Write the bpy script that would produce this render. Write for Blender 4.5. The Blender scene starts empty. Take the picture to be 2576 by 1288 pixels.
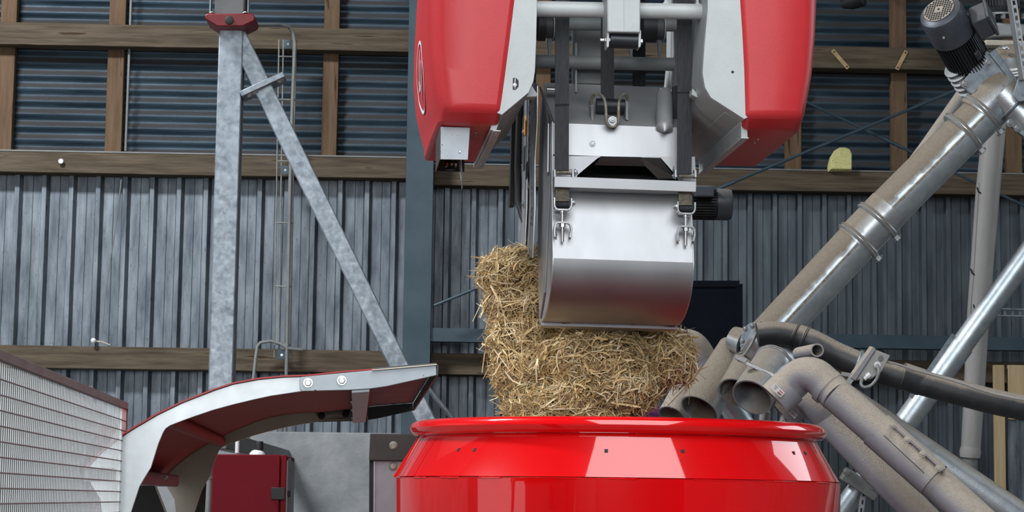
import bpy, bmesh, math, random
import numpy as np
from mathutils import Vector, Matrix
random.seed(7); np.random.seed(7)
S = bpy.context.scene
COL = S.collection
V = Vector
PI = math.pi

# ------------------------------------------------------------------ camera
F = 5200.0; CX, CY = 1288.0, 644.0          # focal length in pixels of the 2576x1288 frame
CAM = V((0, 0, 1.9))
YAW, PITCH, ROLL = math.radians(1.5), math.atan(614 / 5200), 0.0135
_h = V((math.sin(YAW), math.cos(YAW), 0)); _r0 = V((math.cos(YAW), -math.sin(YAW), 0))
FW = (_h * math.cos(PITCH) + V((0, 0, 1)) * math.sin(PITCH)).normalized()
_u0 = _r0.cross(FW).normalized()
RT = _r0 * math.cos(ROLL) + _u0 * math.sin(ROLL)
UP = _u0 * math.cos(ROLL) - _r0 * math.sin(ROLL)
cd = bpy.data.cameras.new('camera'); cam = bpy.data.objects.new('camera', cd); COL.objects.link(cam)
cd.sensor_width = 36; cd.lens = 36 * F / 2576; cd.clip_end = 200
cam.matrix_world = Matrix(((RT.x, UP.x, -FW.x, CAM.x), (RT.y, UP.y, -FW.y, CAM.y), (RT.z, UP.z, -FW.z, CAM.z), (0, 0, 0, 1)))
cd.dof.use_dof = True; cd.dof.focus_distance = 4.7; cd.dof.aperture_fstop = 30
S.camera = cam

# ------------------------------------------------------------------ light
W = bpy.data.worlds.new('overcast'); S.world = W; W.use_nodes = True
W.node_tree.nodes['Background'].inputs[0].default_value = (0.80, 0.90, 1.0, 1)
W.node_tree.nodes['Background'].inputs[1].default_value = 0.15
S.view_settings.view_transform = 'Standard'; S.view_settings.look = 'None'
S.view_settings.exposure = -0.75; S.view_settings.gamma = 1.0; S.view_settings.use_curve_mapping = False

def area(name, loc, aim, sx, sy, power, col=(0.93, 0.97, 1.0)):
    l = bpy.data.lights.new(name, 'AREA'); l.shape = 'RECTANGLE'; l.size = sx; l.size_y = sy
    l.energy = power; l.color = col
    o = bpy.data.objects.new(name, l); COL.objects.link(o); o.location = loc
    o.rotation_euler = (V(aim) - V(loc)).to_track_quat('-Z', 'Y').to_euler()
    return o
def slope(y): return 9.2 - .39 * (12.3 - y)            # the underside of the roof
def roof_light(name, x, y, sx, sy, power):
    n = V((0, .39, -1)); p = V((x, y, slope(y) - .12)); return area(name, p, p + n, sx, sy, power)
roof_light('roof_light_middle', 0.95, 2.7, 3.3, 4.0, 330)
roof_light('roof_light_wall', -3.7, 7.2, 1.6, .7, 950)
area('window_light_right', (7.2, 9.0, 4.9), (0.3, 6.8, 2.6), 3.0, 1.8, 110, (.85, .94, 1.0))
area('open_gate_left', (-6.8, 3.0, 2.3), (1.5, 9.5, 1.8), 4.0, 4.0, 80)
area('open_front', (-1.8, -4.5, 4.2), (0.2, 7.0, 2.2), 5.5, 3.2, 760)
S.cycles.max_bounces = 5; S.cycles.diffuse_bounces = 2; S.cycles.glossy_bounces = 3; S.cycles.transmission_bounces = 2
S.cycles.adaptive_threshold = .03; S.cycles.caustics_reflective = False; S.cycles.caustics_refractive = False

# ------------------------------------------------------------------ pixel <-> place
def ray(px, py): return FW + RT * ((px - CX) / F) - UP * ((py - CY) / F)
def P(px, py, D): return CAM + ray(px, py) * D
def atY(px, py, Y):
    d = ray(px, py); return CAM + d * ((Y - CAM.y) / d.y)
def m(px, D): return px * D / F
def hit(px, py, o, n):
    d = ray(px, py); return CAM + d * ((o - CAM).dot(n) / d.dot(n))
class Frame:
    """a machine's own axes: x right, d away from us, z up"""
    def __init__(s, o, az, tilt=0.0):
        a = math.radians(az); s.o = V(o); s.ey = V((math.sin(a), math.cos(a), 0))
        x = V((math.cos(a), -math.sin(a), 0)); z = V((0, 0, 1))
        s.ex = x * math.cos(tilt) - z * math.sin(tilt); s.ez = z * math.cos(tilt) + x * math.sin(tilt)
    def at(s, x, d, z): return s.o + s.ex * x + s.ey * d + s.ez * z
    def px(s, px, py, d): return hit(px, py, s.o + s.ey * d, s.ey)
    def loc(s, px, py, d):
        p = s.px(px, py, d) - s.o; return p.dot(s.ex), p.dot(s.ez)

# ------------------------------------------------------------------ mesh building
class MB:
    def __init__(s): s.v = []; s.f = []
    def add(s, pts):
        n = len(s.v); s.v += [V(p) for p in pts]; return list(range(n, n + len(pts)))
    def prism(s, pts, vec):
        a = s.add(pts); b = s.add([V(p) + V(vec) for p in pts]); n = len(a)
        s.f.append(a[::-1]); s.f.append(b)
        for i in range(n): s.f.append([a[i], a[(i + 1) % n], b[(i + 1) % n], b[i]])
        return s
    def loft(s, rings, closed=True, caps=True):
        ids = [s.add(r) for r in rings]; n = len(ids[0])
        for a, b in zip(ids[:-1], ids[1:]):
            for i in range(n if closed else n - 1): s.f.append([a[i], a[(i + 1) % n], b[(i + 1) % n], b[i]])
        if caps and closed: s.f.append(ids[0][::-1]); s.f.append(ids[-1])
        return s
    def box(s, c, ax, ay, az):
        c = V(c); ax, ay, az = V(ax), V(ay), V(az)
        return s.prism([c - ax - ay - az, c + ax - ay - az, c + ax + ay - az, c - ax + ay - az], az * 2)
    def bx(s, x0, x1, y0, y1, z0, z1):
        return s.prism([(x0, y0, z0), (x1, y0, z0), (x1, y1, z0), (x0, y1, z0)], (0, 0, z1 - z0))
    def bar(s, p0, p1, w, h, side=None):
        p0, p1 = V(p0), V(p1); t = (p1 - p0).normalized()
        if side is None: side = t.cross(V((0, 0, 1))) if abs(t.z) < .95 else V((1, 0, 0))
        a = (V(side) - t * V(side).dot(t)).normalized(); b = t.cross(a)
        a *= w / 2; b *= h / 2
        return s.prism([p0 - a - b, p0 + a - b, p0 + a + b, p0 - a + b], p1 - p0)
    def ring(s, c, t, r, seg, ref=None):
        t = V(t).normalized()
        if ref is None: ref = V((0, 0, 1)) if abs(t.z) < .9 else V((1, 0, 0))
        a = (V(ref) - t * V(ref).dot(t)).normalized(); b = t.cross(a)
        return [V(c) + a * (r * math.cos(2 * PI * i / seg)) + b * (r * math.sin(2 * PI * i / seg)) for i in range(seg)]
    def tube(s, path, r, seg=12, caps=True, closed=False):
        path = [V(p) for p in path]; n = len(path)
        rr = r if isinstance(r, (list, tuple)) else [r] * n
        ts = []
        for i in range(n):
            if closed: t = path[(i + 1) % n] - path[i - 1]
            else: t = path[min(i + 1, n - 1)] - path[max(i - 1, 0)]
            ts.append(t.normalized())
        a = V((0, 0, 1)) if abs(ts[0].z) < .9 else V((1, 0, 0)); rings = []
        for i in range(n):
            t = ts[i]; a = (a - t * a.dot(t)).normalized(); b = t.cross(a)
            rings.append([path[i] + a * (rr[i] * math.cos(2 * PI * k / seg)) + b * (rr[i] * math.sin(2 * PI * k / seg)) for k in range(seg)])
        if closed: rings.append(rings[0]); return s.loft(rings, True, False)
        return s.loft(rings, True, caps)
    def pipe(s, p0, p1, r0, r1, th, seg=28):
        p0, p1 = V(p0), V(p1); t = p1 - p0
        rs = [s.ring(p0, t, r0, seg), s.ring(p1, t, r1, seg), s.ring(p1, t, r1 - th, seg), s.ring(p0, t, r0 - th, seg)]
        return s.loft(rs + [rs[0]], True, False)
    def lathe(s, o, axis, prof, seg=24, ref=None):
        o = V(o); axis = V(axis).normalized()
        return s.loft([s.ring(o + axis * a, axis, max(r, 1e-4), seg, ref) for a, r in prof])
    def sheet(s, rows):
        ids = [s.add(r) for r in rows]
        for a, b in zip(ids[:-1], ids[1:]):
            for i in range(len(a) - 1): s.f.append([a[i], a[i + 1], b[i + 1], b[i]])
        return s
    def ball(s, c, r, seg=14, sc=(1, 1, 1)):
        rings = []
        for i in range(1, seg // 2):
            th = PI * i / (seg // 2)
            rings.append([V(c) + V((r * sc[0] * math.sin(th) * math.cos(2 * PI * k / seg), r * sc[1] * math.sin(th) * math.sin(2 * PI * k / seg), r * sc[2] * math.cos(th))) for k in range(seg)])
        return s.loft(rings)
    def mesh(s, name, origin, recalc=True):
        me = bpy.data.meshes.new(name); me.from_pydata([tuple(p - origin) for p in s.v], [], s.f); me.validate()
        if recalc:
            b = bmesh.new(); b.from_mesh(me); bmesh.ops.recalc_face_normals(b, faces=b.faces); b.to_mesh(me); b.free()
        return me
    def build(s, name, mat, parent=None, label=None, cat=None, group=None, kind=None, bevel=0, smooth=35, solid=0, origin=None, recalc=True, seg=2):
        if origin is None:
            lo = V([min(p[i] for p in s.v) for i in range(3)]); hi = V([max(p[i] for p in s.v) for i in range(3)])
            origin = (lo + hi) / 2
            if parent is None: origin.z = lo.z
        me = s.mesh(name, origin, recalc); me.materials.append(MAT[mat])
        if smooth:
            for p in me.polygons: p.use_smooth = True
            me.set_sharp_from_angle(angle=math.radians(smooth))
        o = bpy.data.objects.new(name, me); COL.objects.link(o)
        place(o, origin, parent); tag(o, label, cat, group, kind)
        if solid:
            q = o.modifiers.new('thickness', 'SOLIDIFY'); q.thickness = solid; q.offset = 0
        if bevel:
            q = o.modifiers.new('bevel', 'BEVEL'); q.width = bevel; q.segments = seg; q.limit_method = 'ANGLE'; q.angle_limit = math.radians(35)
            q.harden_normals = False
        return o
WLOC = {}
def place(o, world, parent):
    WLOC[o.name] = V(world)
    if parent is not None:
        o.parent = parent; o.location = V(world) - WLOC[parent.name]
    else: o.location = world
def tag(o, label=None, cat=None, group=None, kind=None):
    if label: o['label'] = label
    if cat: o['category'] = cat
    if group: o['group'] = group
    if kind: o['kind'] = kind
    return o
def thing(name, label, cat, loc, group=None, kind=None):
    o = bpy.data.objects.new(name, None); COL.objects.link(o); o.empty_display_size = .05
    place(o, V(loc), None); return tag(o, label, cat, group, kind)
SHARED = {}
def hexbolt(parent, pos, nrm, r, name='bolt', mat='zinc', h=.7, washer=True):
    """a hexagon bolt head on a washer, mesh shared by all"""
    key = (mat, washer)
    if key not in SHARED:
        b = MB()
        if washer: b.lathe((0, 0, -.1), (0, 0, 1), [(0, 1.45), (.28, 1.4)], 14)
        b.lathe((0, 0, .1), (0, 0, 1), [(0, 1.0), (.62, 1.0), (.78, .82)], 6)
        b.lathe((0, 0, .8), (0, 0, 1), [(0, .45), (.25, .4)], 8)
        me = b.mesh('bolt', V((0, 0, 0))); me.materials.append(MAT[mat]); SHARED[key] = me
    o = bpy.data.objects.new(name, SHARED[key]); COL.objects.link(o)
    place(o, pos, parent)
    o.rotation_euler = V(nrm).to_track_quat('Z', 'Y').to_euler(); o.scale = (r, r, r * h)
    return o

# ------------------------------------------------------------------ materials
MAT = {}
def M(name, col, col2=None, rough=.5, metal=0.0, scale=6.0, stretch=(1, 1, 1), var=.5, bump=0.0, bscale=None, dust=0.0, dcol=(.33, .295, .25), dlo=-.05, dhi=.45,
      coat=0.0, spec=.5, spots=0.0, spotcol=(.02, .02, .02), spotscale=40, rough2=None, ior=1.5, voro=0, sheen=0, streak=0):
    mt = bpy.data.materials.new(name); mt.use_nodes = True; nt = mt.node_tree; N = nt.nodes; L = nt.links
    bs = N['Principled BSDF']; bs.inputs['Roughness'].default_value = rough; bs.inputs['Metallic'].default_value = metal
    bs.inputs['IOR'].default_value = ior; bs.inputs['Specular IOR Level'].default_value = spec
    if coat: bs.inputs['Coat Weight'].default_value = coat; bs.inputs['Coat Roughness'].default_value = .04; bs.inputs['Coat IOR'].default_value = 1.7
    geo = N.new('ShaderNodeNewGeometry')
    mp = N.new('ShaderNodeMapping'); mp.inputs['Scale'].default_value = stretch; L.new(geo.outputs['Position'], mp.inputs['Vector'])
    def noise(sc, det=3, rgh=.6, vec=mp):
        n = N.new('ShaderNodeTexNoise'); n.inputs['Scale'].default_value = sc; n.inputs['Detail'].default_value = det; n.inputs['Roughness'].default_value = rgh
        L.new(vec.outputs['Vector' if vec is mp else 'Position'], n.inputs['Vector']); return n.outputs['Fac']
    def ramp(v, lo, hi, a=0.0, b=1.0):
        r = N.new('ShaderNodeMapRange'); r.inputs['From Min'].default_value = lo; r.inputs['From Max'].default_value = hi
        r.inputs['To Min'].default_value = a; r.inputs['To Max'].default_value = b; L.new(v, r.inputs['Value']); return r.outputs['Result']
    def mix(f, a, b, bl='MIX'):
        x = N.new('ShaderNodeMix'); x.data_type = 'RGBA'; x.blend_type = bl
        for sock, val in ((x.inputs['Factor'], f), (x.inputs['A'], a), (x.inputs['B'], b)):
            if hasattr(val, 'default_value'): L.new(val, sock)
            elif isinstance(val, (tuple, list)): sock.default_value = (*val, 1)
            else: sock.default_value = val
        return x.outputs['Result']
    def mul(a, b, op='MULTIPLY'):
        x = N.new('ShaderNodeMath'); x.operation = op; x.use_clamp = op == 'MULTIPLY'
        for i, val in enumerate((a, b)):
            if hasattr(val, 'default_value'): L.new(val, x.inputs[i])
            else: x.inputs[i].default_value = val
        return x.outputs[0]
    c = mix(0.0, col, col)
    if col2:
        c = mix(ramp(noise(scale, 4), .5 - var * .27, .5 + var * .27), col, col2)
    if voro:
        vo = N.new('ShaderNodeTexVoronoi'); vo.inputs['Scale'].default_value = voro; L.new(mp.outputs['Vector'], vo.inputs['Vector'])
        sep = N.new('ShaderNodeSeparateColor'); L.new(vo.outputs['Color'], sep.inputs[0])
        c = mix(ramp(sep.outputs[0], 0, 1, .0, .55), c, col2 or col)
    if spots:
        c = mix(ramp(noise(spotscale, 3, .5), .68 - spots * .1, .72 - spots * .1), c, spotcol)
    dfac = None
    if dust:
        sx = N.new('ShaderNodeSeparateXYZ'); L.new(geo.outputs['Normal'], sx.inputs[0])
        nz = mul(sx.outputs['Z'], mul(mul(noise(9, 3, .6, geo), -.5, 'ADD'), .55), 'ADD')
        dfac = mul(ramp(nz, dlo, dhi), dust)
        dc = mix(noise(60, 3, .8, geo), tuple(x * .72 for x in dcol), tuple(x * 1.25 for x in dcol))
        c = mix(dfac, c, dc)
        inv = ramp(dfac, 0, 1, 1, 0)
        L.new(mul(inv, metal), bs.inputs['Metallic'])
        L.new(ramp(dfac, 0, 1, rough, .95), bs.inputs['Roughness'])
    elif rough2 is not None:
        L.new(ramp(noise(scale * 1.7, 4), .3, .7, rough, rough2), bs.inputs['Roughness'])
    L.new(c, bs.inputs['Base Color'])
    if bump or dust:
        bn = N.new('ShaderNodeBump'); bn.inputs['Strength'].default_value = 1.0
        bn.inputs['Distance'].default_value = bump or .0006
        h = noise(bscale or (170 if dust else 40), 3, .65, mp if not dust else geo)
        if dust: h = mul(h, ramp(dfac, 0, 1, .12, 1))
        if dust: bn.inputs['Distance'].default_value = max(bump, .004)
        L.new(h, bn.inputs['Height']); L.new(bn.outputs['Normal'], bs.inputs['Normal'])
    MAT[name] = mt; return mt

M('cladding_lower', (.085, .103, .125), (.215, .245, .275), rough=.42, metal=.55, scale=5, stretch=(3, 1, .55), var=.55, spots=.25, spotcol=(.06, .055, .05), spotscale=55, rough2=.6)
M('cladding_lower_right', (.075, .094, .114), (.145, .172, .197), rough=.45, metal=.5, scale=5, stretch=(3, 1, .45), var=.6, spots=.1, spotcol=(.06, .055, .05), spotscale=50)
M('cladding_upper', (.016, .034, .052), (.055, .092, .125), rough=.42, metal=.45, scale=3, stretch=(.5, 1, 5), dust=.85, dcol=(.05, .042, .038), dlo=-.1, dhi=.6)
M('old_timber', (.066, .050, .035), (.142, .110, .078), rough=.85, scale=7, stretch=(.35, 3, 5), var=.6, bump=.004, bscale=20, spots=.3, spotcol=(.05, .03, .018), spotscale=7, spec=.2)
M('old_stud', (.110, .068, .04), (.170, .110, .068), rough=.85, scale=7, stretch=(5, 3, .4), var=.6, bump=.003, bscale=20, spots=.25, spotcol=(.05, .03, .018), spotscale=9, spec=.2)
M('pale_timber', (.42, .31, .17), (.55, .42, .25), rough=.8, scale=6, stretch=(6, 3, .5), var=.6, bump=.002, spots=.1, spotcol=(.2, .12, .06), spotscale=8, spec=.2)
M('blue_steel', (.032, .060, .082), (.052, .082, .105), rough=.5, metal=.2, scale=4)
M('galv', (.165, .195, .225), (.33, .375, .415), rough=.40, metal=.6, scale=30, var=.6, voro=26, rough2=.6)
M('galv_dusty', (.46, .50, .53), (.66, .70, .73), rough=.34, metal=.8, scale=12, voro=30, dust=1.0, dlo=.0, dhi=.35, dcol=(.30, .255, .20))
M('galv_part', (.36, .40, .44), (.56, .60, .64), rough=.36, metal=.7, scale=12, voro=30, dust=.9, dlo=.3, dhi=.75, dcol=(.30, .255, .20))
M('spiral_steel', (.52, .59, .64), (.66, .72, .76), rough=.40, metal=.78, scale=20, dust=1.0, dlo=.0, dhi=.16, dcol=(.27, .225, .175))
M('spiral_clean', (.46, .53, .58), (.60, .66, .70), rough=.40, metal=.8, scale=20, dust=.55, dlo=.2, dhi=.8, dcol=(.27, .225, .175))
M('chute_zinc', (.60, .64, .66), (.74, .77, .78), rough=.38, metal=.35, scale=9, var=.6, spots=.0, spotcol=(.2, .17, .14), spotscale=260, rough2=.5)
M('chute_grey', (.40, .44, .48), (.46, .50, .54), rough=.5, metal=.1, scale=20, spots=.15, spotcol=(.12, .1, .08), spotscale=80)
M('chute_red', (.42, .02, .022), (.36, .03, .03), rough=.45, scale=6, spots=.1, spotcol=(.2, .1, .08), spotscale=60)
M('bracket_red', (.20, .005, .010), (.17, .006, .012), rough=.45, scale=6)
M('rail_grey', (.085, .087, .092), (.12, .12, .125), rough=.5, scale=8)
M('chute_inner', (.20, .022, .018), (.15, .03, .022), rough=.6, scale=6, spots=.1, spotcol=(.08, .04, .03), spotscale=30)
M('far_flange', (.56, .50, .40), (.64, .58, .48), rough=.55, metal=.2, scale=6)
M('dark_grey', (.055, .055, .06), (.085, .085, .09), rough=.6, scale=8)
M('brown_frame', (.13, .095, .10), (.17, .13, .13), rough=.55, scale=14, stretch=(1, 1, 3))
M('mesh_zinc', (.72, .74, .75), (.82, .83, .84), rough=.45, metal=.25, scale=30)
M('drum_red', (.80, .001, .003), (.74, .001, .003), rough=.3, coat=1.0, scale=3, spec=.1)
M('cover_red', (.55, .030, .036), (.52, .026, .032), rough=.42, scale=5, bump=.0004, bscale=220, spec=.45)
M('logo_white', (.82, .84, .86), rough=.4)
M('housing_grey', (.47, .50, .50), (.52, .55, .55), rough=.42, metal=.0, scale=9, dust=.25, dlo=.3, dhi=.9)
M('housing_dark', (.30, .32, .325), (.36, .38, .38), rough=.5, scale=5)
M('stainless', (.36, .365, .38), (.42, .425, .44), rough=.46, metal=.88, scale=5, stretch=(1, 1, .25), var=.7, rough2=.52)
M('stainless_top', (.40, .405, .42), (.46, .465, .48), rough=.45, metal=.45, scale=5, var=.7)
M('stainless_side', (.50, .52, .54), (.62, .63, .65), rough=.34, metal=.9, scale=9, rough2=.5)
M('grimy_steel', (.20, .17, .13), (.38, .35, .30), rough=.6, metal=.6, scale=70, var=.6)
M('strap_black', (.028, .030, .034), (.045, .046, .05), rough=.7, scale=40, stretch=(6, 6, .6), bump=.0006, bscale=300, spec=.3)
M('strap_dirty', (.04, .038, .034), (.13, .11, .07), rough=.8, scale=60, var=.7, bump=.0008, bscale=120)
M('rubber', (.012, .014, .02), (.018, .02, .028), rough=.38)
M('black', (.008, .008, .009), (.012, .012, .012), rough=.6)
M('zinc', (.42, .43, .44), (.52, .53, .54), rough=.3, metal=.85, scale=60)
M('orange', (.75, .28, .02), rough=.5)
M('motor_blue', (.07, .08, .10), (.085, .095, .115), rough=.42, metal=.2, scale=20, dust=.75, dlo=.35, dhi=.9, dcol=(.23, .21, .19))
M('motor_dark', (.014, .018, .024), (.022, .026, .03), rough=.5, scale=30, dust=.6, dlo=.45, dhi=1.0, dcol=(.16, .14, .12))
M('pvc_dusty', (.25, .26, .29), (.29, .30, .33), rough=.35, scale=10, dust=1.0, dlo=-.25, dhi=.3, dcol=(.45, .39, .325))
M('pvc_light', (.33, .32, .31), (.40, .388, .375), rough=.45, scale=6, stretch=(2, 2, .4), dust=.4, dlo=-.2, dhi=.7, dcol=(.30, .27, .24))
M('hose_black', (.022, .024, .028), (.035, .036, .04), rough=.45, scale=20, dust=1.0, dlo=.22, dhi=.55, dcol=(.32, .275, .225))
M('concrete', (.19, .205, .22), (.36, .37, .375), rough=.9, scale=4.5, var=.8, bump=.003, bscale=30, spots=.0, spec=.2)
M('floor_concrete', (.15, .14, .13), (.22, .21, .19), rough=.9, scale=2, var=.7, spec=.2)
M('roof_sheet', (.18, .19, .20), (.24, .25, .26), rough=.7, scale=2)
M('cabinet_red', (.15, .004, .010), (.125, .005, .012), rough=.5, scale=2, spec=.1)
M('panel_grey', (.34, .345, .37), (.38, .385, .41), rough=.6, scale=20)
M('panel_brown', (.042, .036, .034), (.055, .047, .043), rough=.5, scale=9)
M('panel_navy', (.004, .006, .011), (.006, .008, .014), rough=.8, spec=.1, scale=6)
M('foam_yellow', (.66, .62, .22), (.85, .82, .42), rough=.95, scale=60, stretch=(1, 1, 4), bump=.006, bscale=40, spec=.1)
M('brass', (.42, .29, .14), (.52, .37, .19), rough=.6, metal=.3, scale=30)
M('conduit', (.16, .165, .165), (.21, .215, .21), rough=.5, scale=10)
M('wire_bright', (.26, .27, .26), (.34, .345, .33), rough=.4, metal=.5, scale=30)
M('white_plastic', (.75, .76, .77), rough=.35)
M('sticker', (.78, .78, .78), rough=.5)
M('ink_black', (.02, .02, .02), rough=.6)
M('ink_red', (.6, .04, .04), rough=.6)
M('purple', (.10, .018, .10), (.12, .025, .12), rough=.5)
M('glass_dark', (.02, .015, .012), rough=.1)
# ================================================================== THE BARN
YW = 12.0
GR = []
floor = MB().bx(-7.5, 8.5, -8, 12.3, -.12, 0).build('floor', 'floor_concrete', kind='structure')
b = MB()
rows = []
for k in range(0, 101):
    x = -7.5 + 16 * k / 100; z = .02 if k % 2 else -.02
    rows.append([V((x, .2, slope(.2) + z)), V((x, 12.3, slope(12.3) + z))])
b.sheet(rows).build('ceiling', 'roof_sheet', kind='structure', solid=.004, smooth=0)
MB().bx(-7.62, -7.5, 5.6, 12.3, 0, 6.4).build('wall_left', 'concrete', kind='structure')
MB().bx(8.5, 8.62, 0, 12.3, 0, 4.3).build('wall_right', 'concrete', kind='structure')
MB().bx(-7.5, 8.5, -8.12, -8, 0, 2.3).build('wall_front', 'roof_sheet', kind='structure')
wall = thing('wall_back', None, None, (0, YW, 0), kind='structure')

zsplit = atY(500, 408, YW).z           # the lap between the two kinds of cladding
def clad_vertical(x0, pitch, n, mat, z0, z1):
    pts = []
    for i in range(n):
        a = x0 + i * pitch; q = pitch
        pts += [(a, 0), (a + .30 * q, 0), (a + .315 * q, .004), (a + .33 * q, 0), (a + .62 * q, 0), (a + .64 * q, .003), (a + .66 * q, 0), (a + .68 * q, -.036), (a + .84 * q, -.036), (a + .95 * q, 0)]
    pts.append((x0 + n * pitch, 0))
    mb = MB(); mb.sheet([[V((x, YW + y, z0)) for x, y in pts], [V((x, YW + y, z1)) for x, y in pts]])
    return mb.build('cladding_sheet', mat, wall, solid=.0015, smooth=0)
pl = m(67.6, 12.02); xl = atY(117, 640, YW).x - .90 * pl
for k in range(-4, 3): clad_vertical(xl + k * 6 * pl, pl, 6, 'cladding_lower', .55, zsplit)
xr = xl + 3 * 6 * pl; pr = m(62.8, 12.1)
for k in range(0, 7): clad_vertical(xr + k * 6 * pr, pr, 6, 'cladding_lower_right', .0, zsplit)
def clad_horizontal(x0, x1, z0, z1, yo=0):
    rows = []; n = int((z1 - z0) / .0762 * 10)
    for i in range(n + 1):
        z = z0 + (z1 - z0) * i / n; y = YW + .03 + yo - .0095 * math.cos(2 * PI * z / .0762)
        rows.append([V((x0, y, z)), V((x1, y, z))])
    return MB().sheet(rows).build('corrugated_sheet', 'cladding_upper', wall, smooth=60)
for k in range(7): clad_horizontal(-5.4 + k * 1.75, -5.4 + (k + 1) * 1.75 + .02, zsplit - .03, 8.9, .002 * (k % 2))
# concrete plinth wall below the cladding
zc = atY(800, 1088, 11.7).z

# ---------------------------------------------------------------- steel column, tie, timber girts, studs
def zat(px, py, Y): return atY(px, py, Y).z
YG = 11.86
xc0, xc1 = atY(1022, 400, 11.7).x, atY(1091, 400, 11.7).x
col = MB(); xm = (xc0 + xc1) / 2
col.prism([(xc0, 11.70, 0), (xc1, 11.70, 0), (xc1, 11.712, 0), (xm + .004, 11.712, 0), (xm + .004, 11.84, 0), (xc1, 11.84, 0), (xc1, 11.852, 0), (xc0, 11.852, 0), (xc0, 11.84, 0), (xm - .004, 11.84, 0), (xm - .004, 11.712, 0), (xc0, 11.712, 0)], (0, 0, 8.8))
column = thing('steel_column', 'blue-grey painted steel column standing against the barn wall behind the red machine', 'column', (xm, 11.78, 0))
col.build('column_profile', 'blue_steel', column, bevel=.002)
MB().bx(xc0 - .06, xc1 + .06, 11.6, 11.9, 0, .02).build('base_plate', 'blue_steel', column)
MB().bx(-7.5, xc0, 11.62, 12.2, 0, zc).build('wall_plinth', 'concrete', kind='structure', bevel=.01)
def girt(x0, x1, ya, yb, pxm, label, mat='old_timber', yf=YG, th=.125):
    za, zb = zat(pxm, ya, yf), zat(pxm, yb, yf)
    g = MB(); n = 14; rings = []
    for i in range(n + 1):
        x = x0 + (x1 - x0) * i / n; j = lambda: random.uniform(-.002, .002)
        rings.append([V((x, yf + j(), zb + j())), V((x, yf + th, zb + j())), V((x, yf + th, za + j())), V((x, yf + j(), za + j()))])
    return g.loft(rings).build('timber_beam', mat, None, label, 'beam', 'timber beams of the barn wall', bevel=.004, smooth=30)
xL, xR = -5.4, 6.4
girt(xL, xc0, 66, 121, 540, 'top rough timber beam left of the blue column, crossing the upper studs')
girt(xL, xc0, 387, 441, 540, 'middle rough timber beam left of the blue column, along the foot of the studs')
girt(xL, xc0, 876, 932, 540, 'lowest rough timber beam left of the blue column, behind the curved hood')
girt(xc1, xR, 116, 171, 2050, 'top rough timber beam right of the blue column, carrying two small metal straps')
girt(xc1, xR, 428, 482, 2060, 'middle rough timber beam right of the blue column, carrying the yellow foam')
girt(xc1, xR, 889, 943, 1160, 'lowest rough timber beam right of the blue column, below the blue steel tie')
# thin wet line of pale grime on top of the middle beam: a sheet-metal flashing
for x0, x1, py, pm, lb in ((xL, xc0, 386.5, 540, 'thin pale metal flashing strip along the middle beam left of the blue column'), (xc1, xR, 427.5, 2060, 'thin pale metal flashing strip along the middle beam right of the blue column')):
    z = zat(pm, py, YG)
    MB().prism([(x0, YG - .004, z - .006), (x0, YG - .004, z + .002), (x0, YG + .12, z + .004), (x0, YG + .12, z), (x0, YG - .001, z)], (x1 - x0, 0, 0)).build('flashing_strip', 'conduit', None, lb, 'flashing')
tz0, tz1 = zat(1150, 860, 11.72), zat(1150, 826, 11.72)
t = MB(); t.prism([(xc1, 11.72, tz0), (xc1, 11.72, tz1), (xc1, 11.80, tz1), (xc1, 11.80, tz1 - .006), (xc1, 11.727, tz1 - .006), (xc1, 11.727, tz0 + .006), (xc1, 11.80, tz0 + .006), (xc1, 11.80, tz0)], (xR - xc1, 0, 0))
t.build('steel_tie', 'blue_steel', None, 'blue-grey steel channel running horizontally to the right of the blue column', 'beam', bevel=.0015)
def stud(px, py, wpx, lb, z1=8.8):
    Y = YG + .127; x = atY(px, py, Y).x; w = m(wpx, 12) / 2; z0 = zsplit + .003
    mb = MB(); rings = []
    for i in range(9):
        z = z0 + (z1 - z0) * i / 8; j = lambda: random.uniform(-.0015, .0015)
        rings.append([V((x - w + j(), Y - .035, z)), V((x + w + j(), Y - .035, z)), V((x + w + j(), Y + .02, z)), V((x - w + j(), Y + .02, z))])
    mb.loft(rings).build('timber_stud', 'old_stud', None, lb, 'stud', 'upright timber studs of the barn wall', bevel=.003)
stud(16, 260, 40, 'upright timber stud at the far left end of the wall')
stud(290, 260, 42, 'upright timber stud with a thin pipe along its right side')
stud(831, 260, 39, 'upright timber stud between the cable ladder and the blue column')
stud(1366, 260, 38, 'upright timber stud glimpsed between the black straps and the left red cover')
stud(1994, 380, 40, 'upright timber stud beside the right red cover')
stud(2259, 280, 40, 'upright timber stud to the right of the yellow foam')
stud(2548, 380, 40, 'upright timber stud at the far right end behind the grey pipe')

# ---------------------------------------------------------------- small things on the wall
x = atY(320, 260, 11.93).x
MB().tube([(x, 11.93, zat(320, 380, 11.93)), (x + .001, 11.93, zat(320, 250, 11.93)), (x, 11.93, 6.0)], .0075, 10).build('wall_conduit', 'conduit', None, 'thin grey pipe running up beside the second timber stud', 'pipe')
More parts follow.
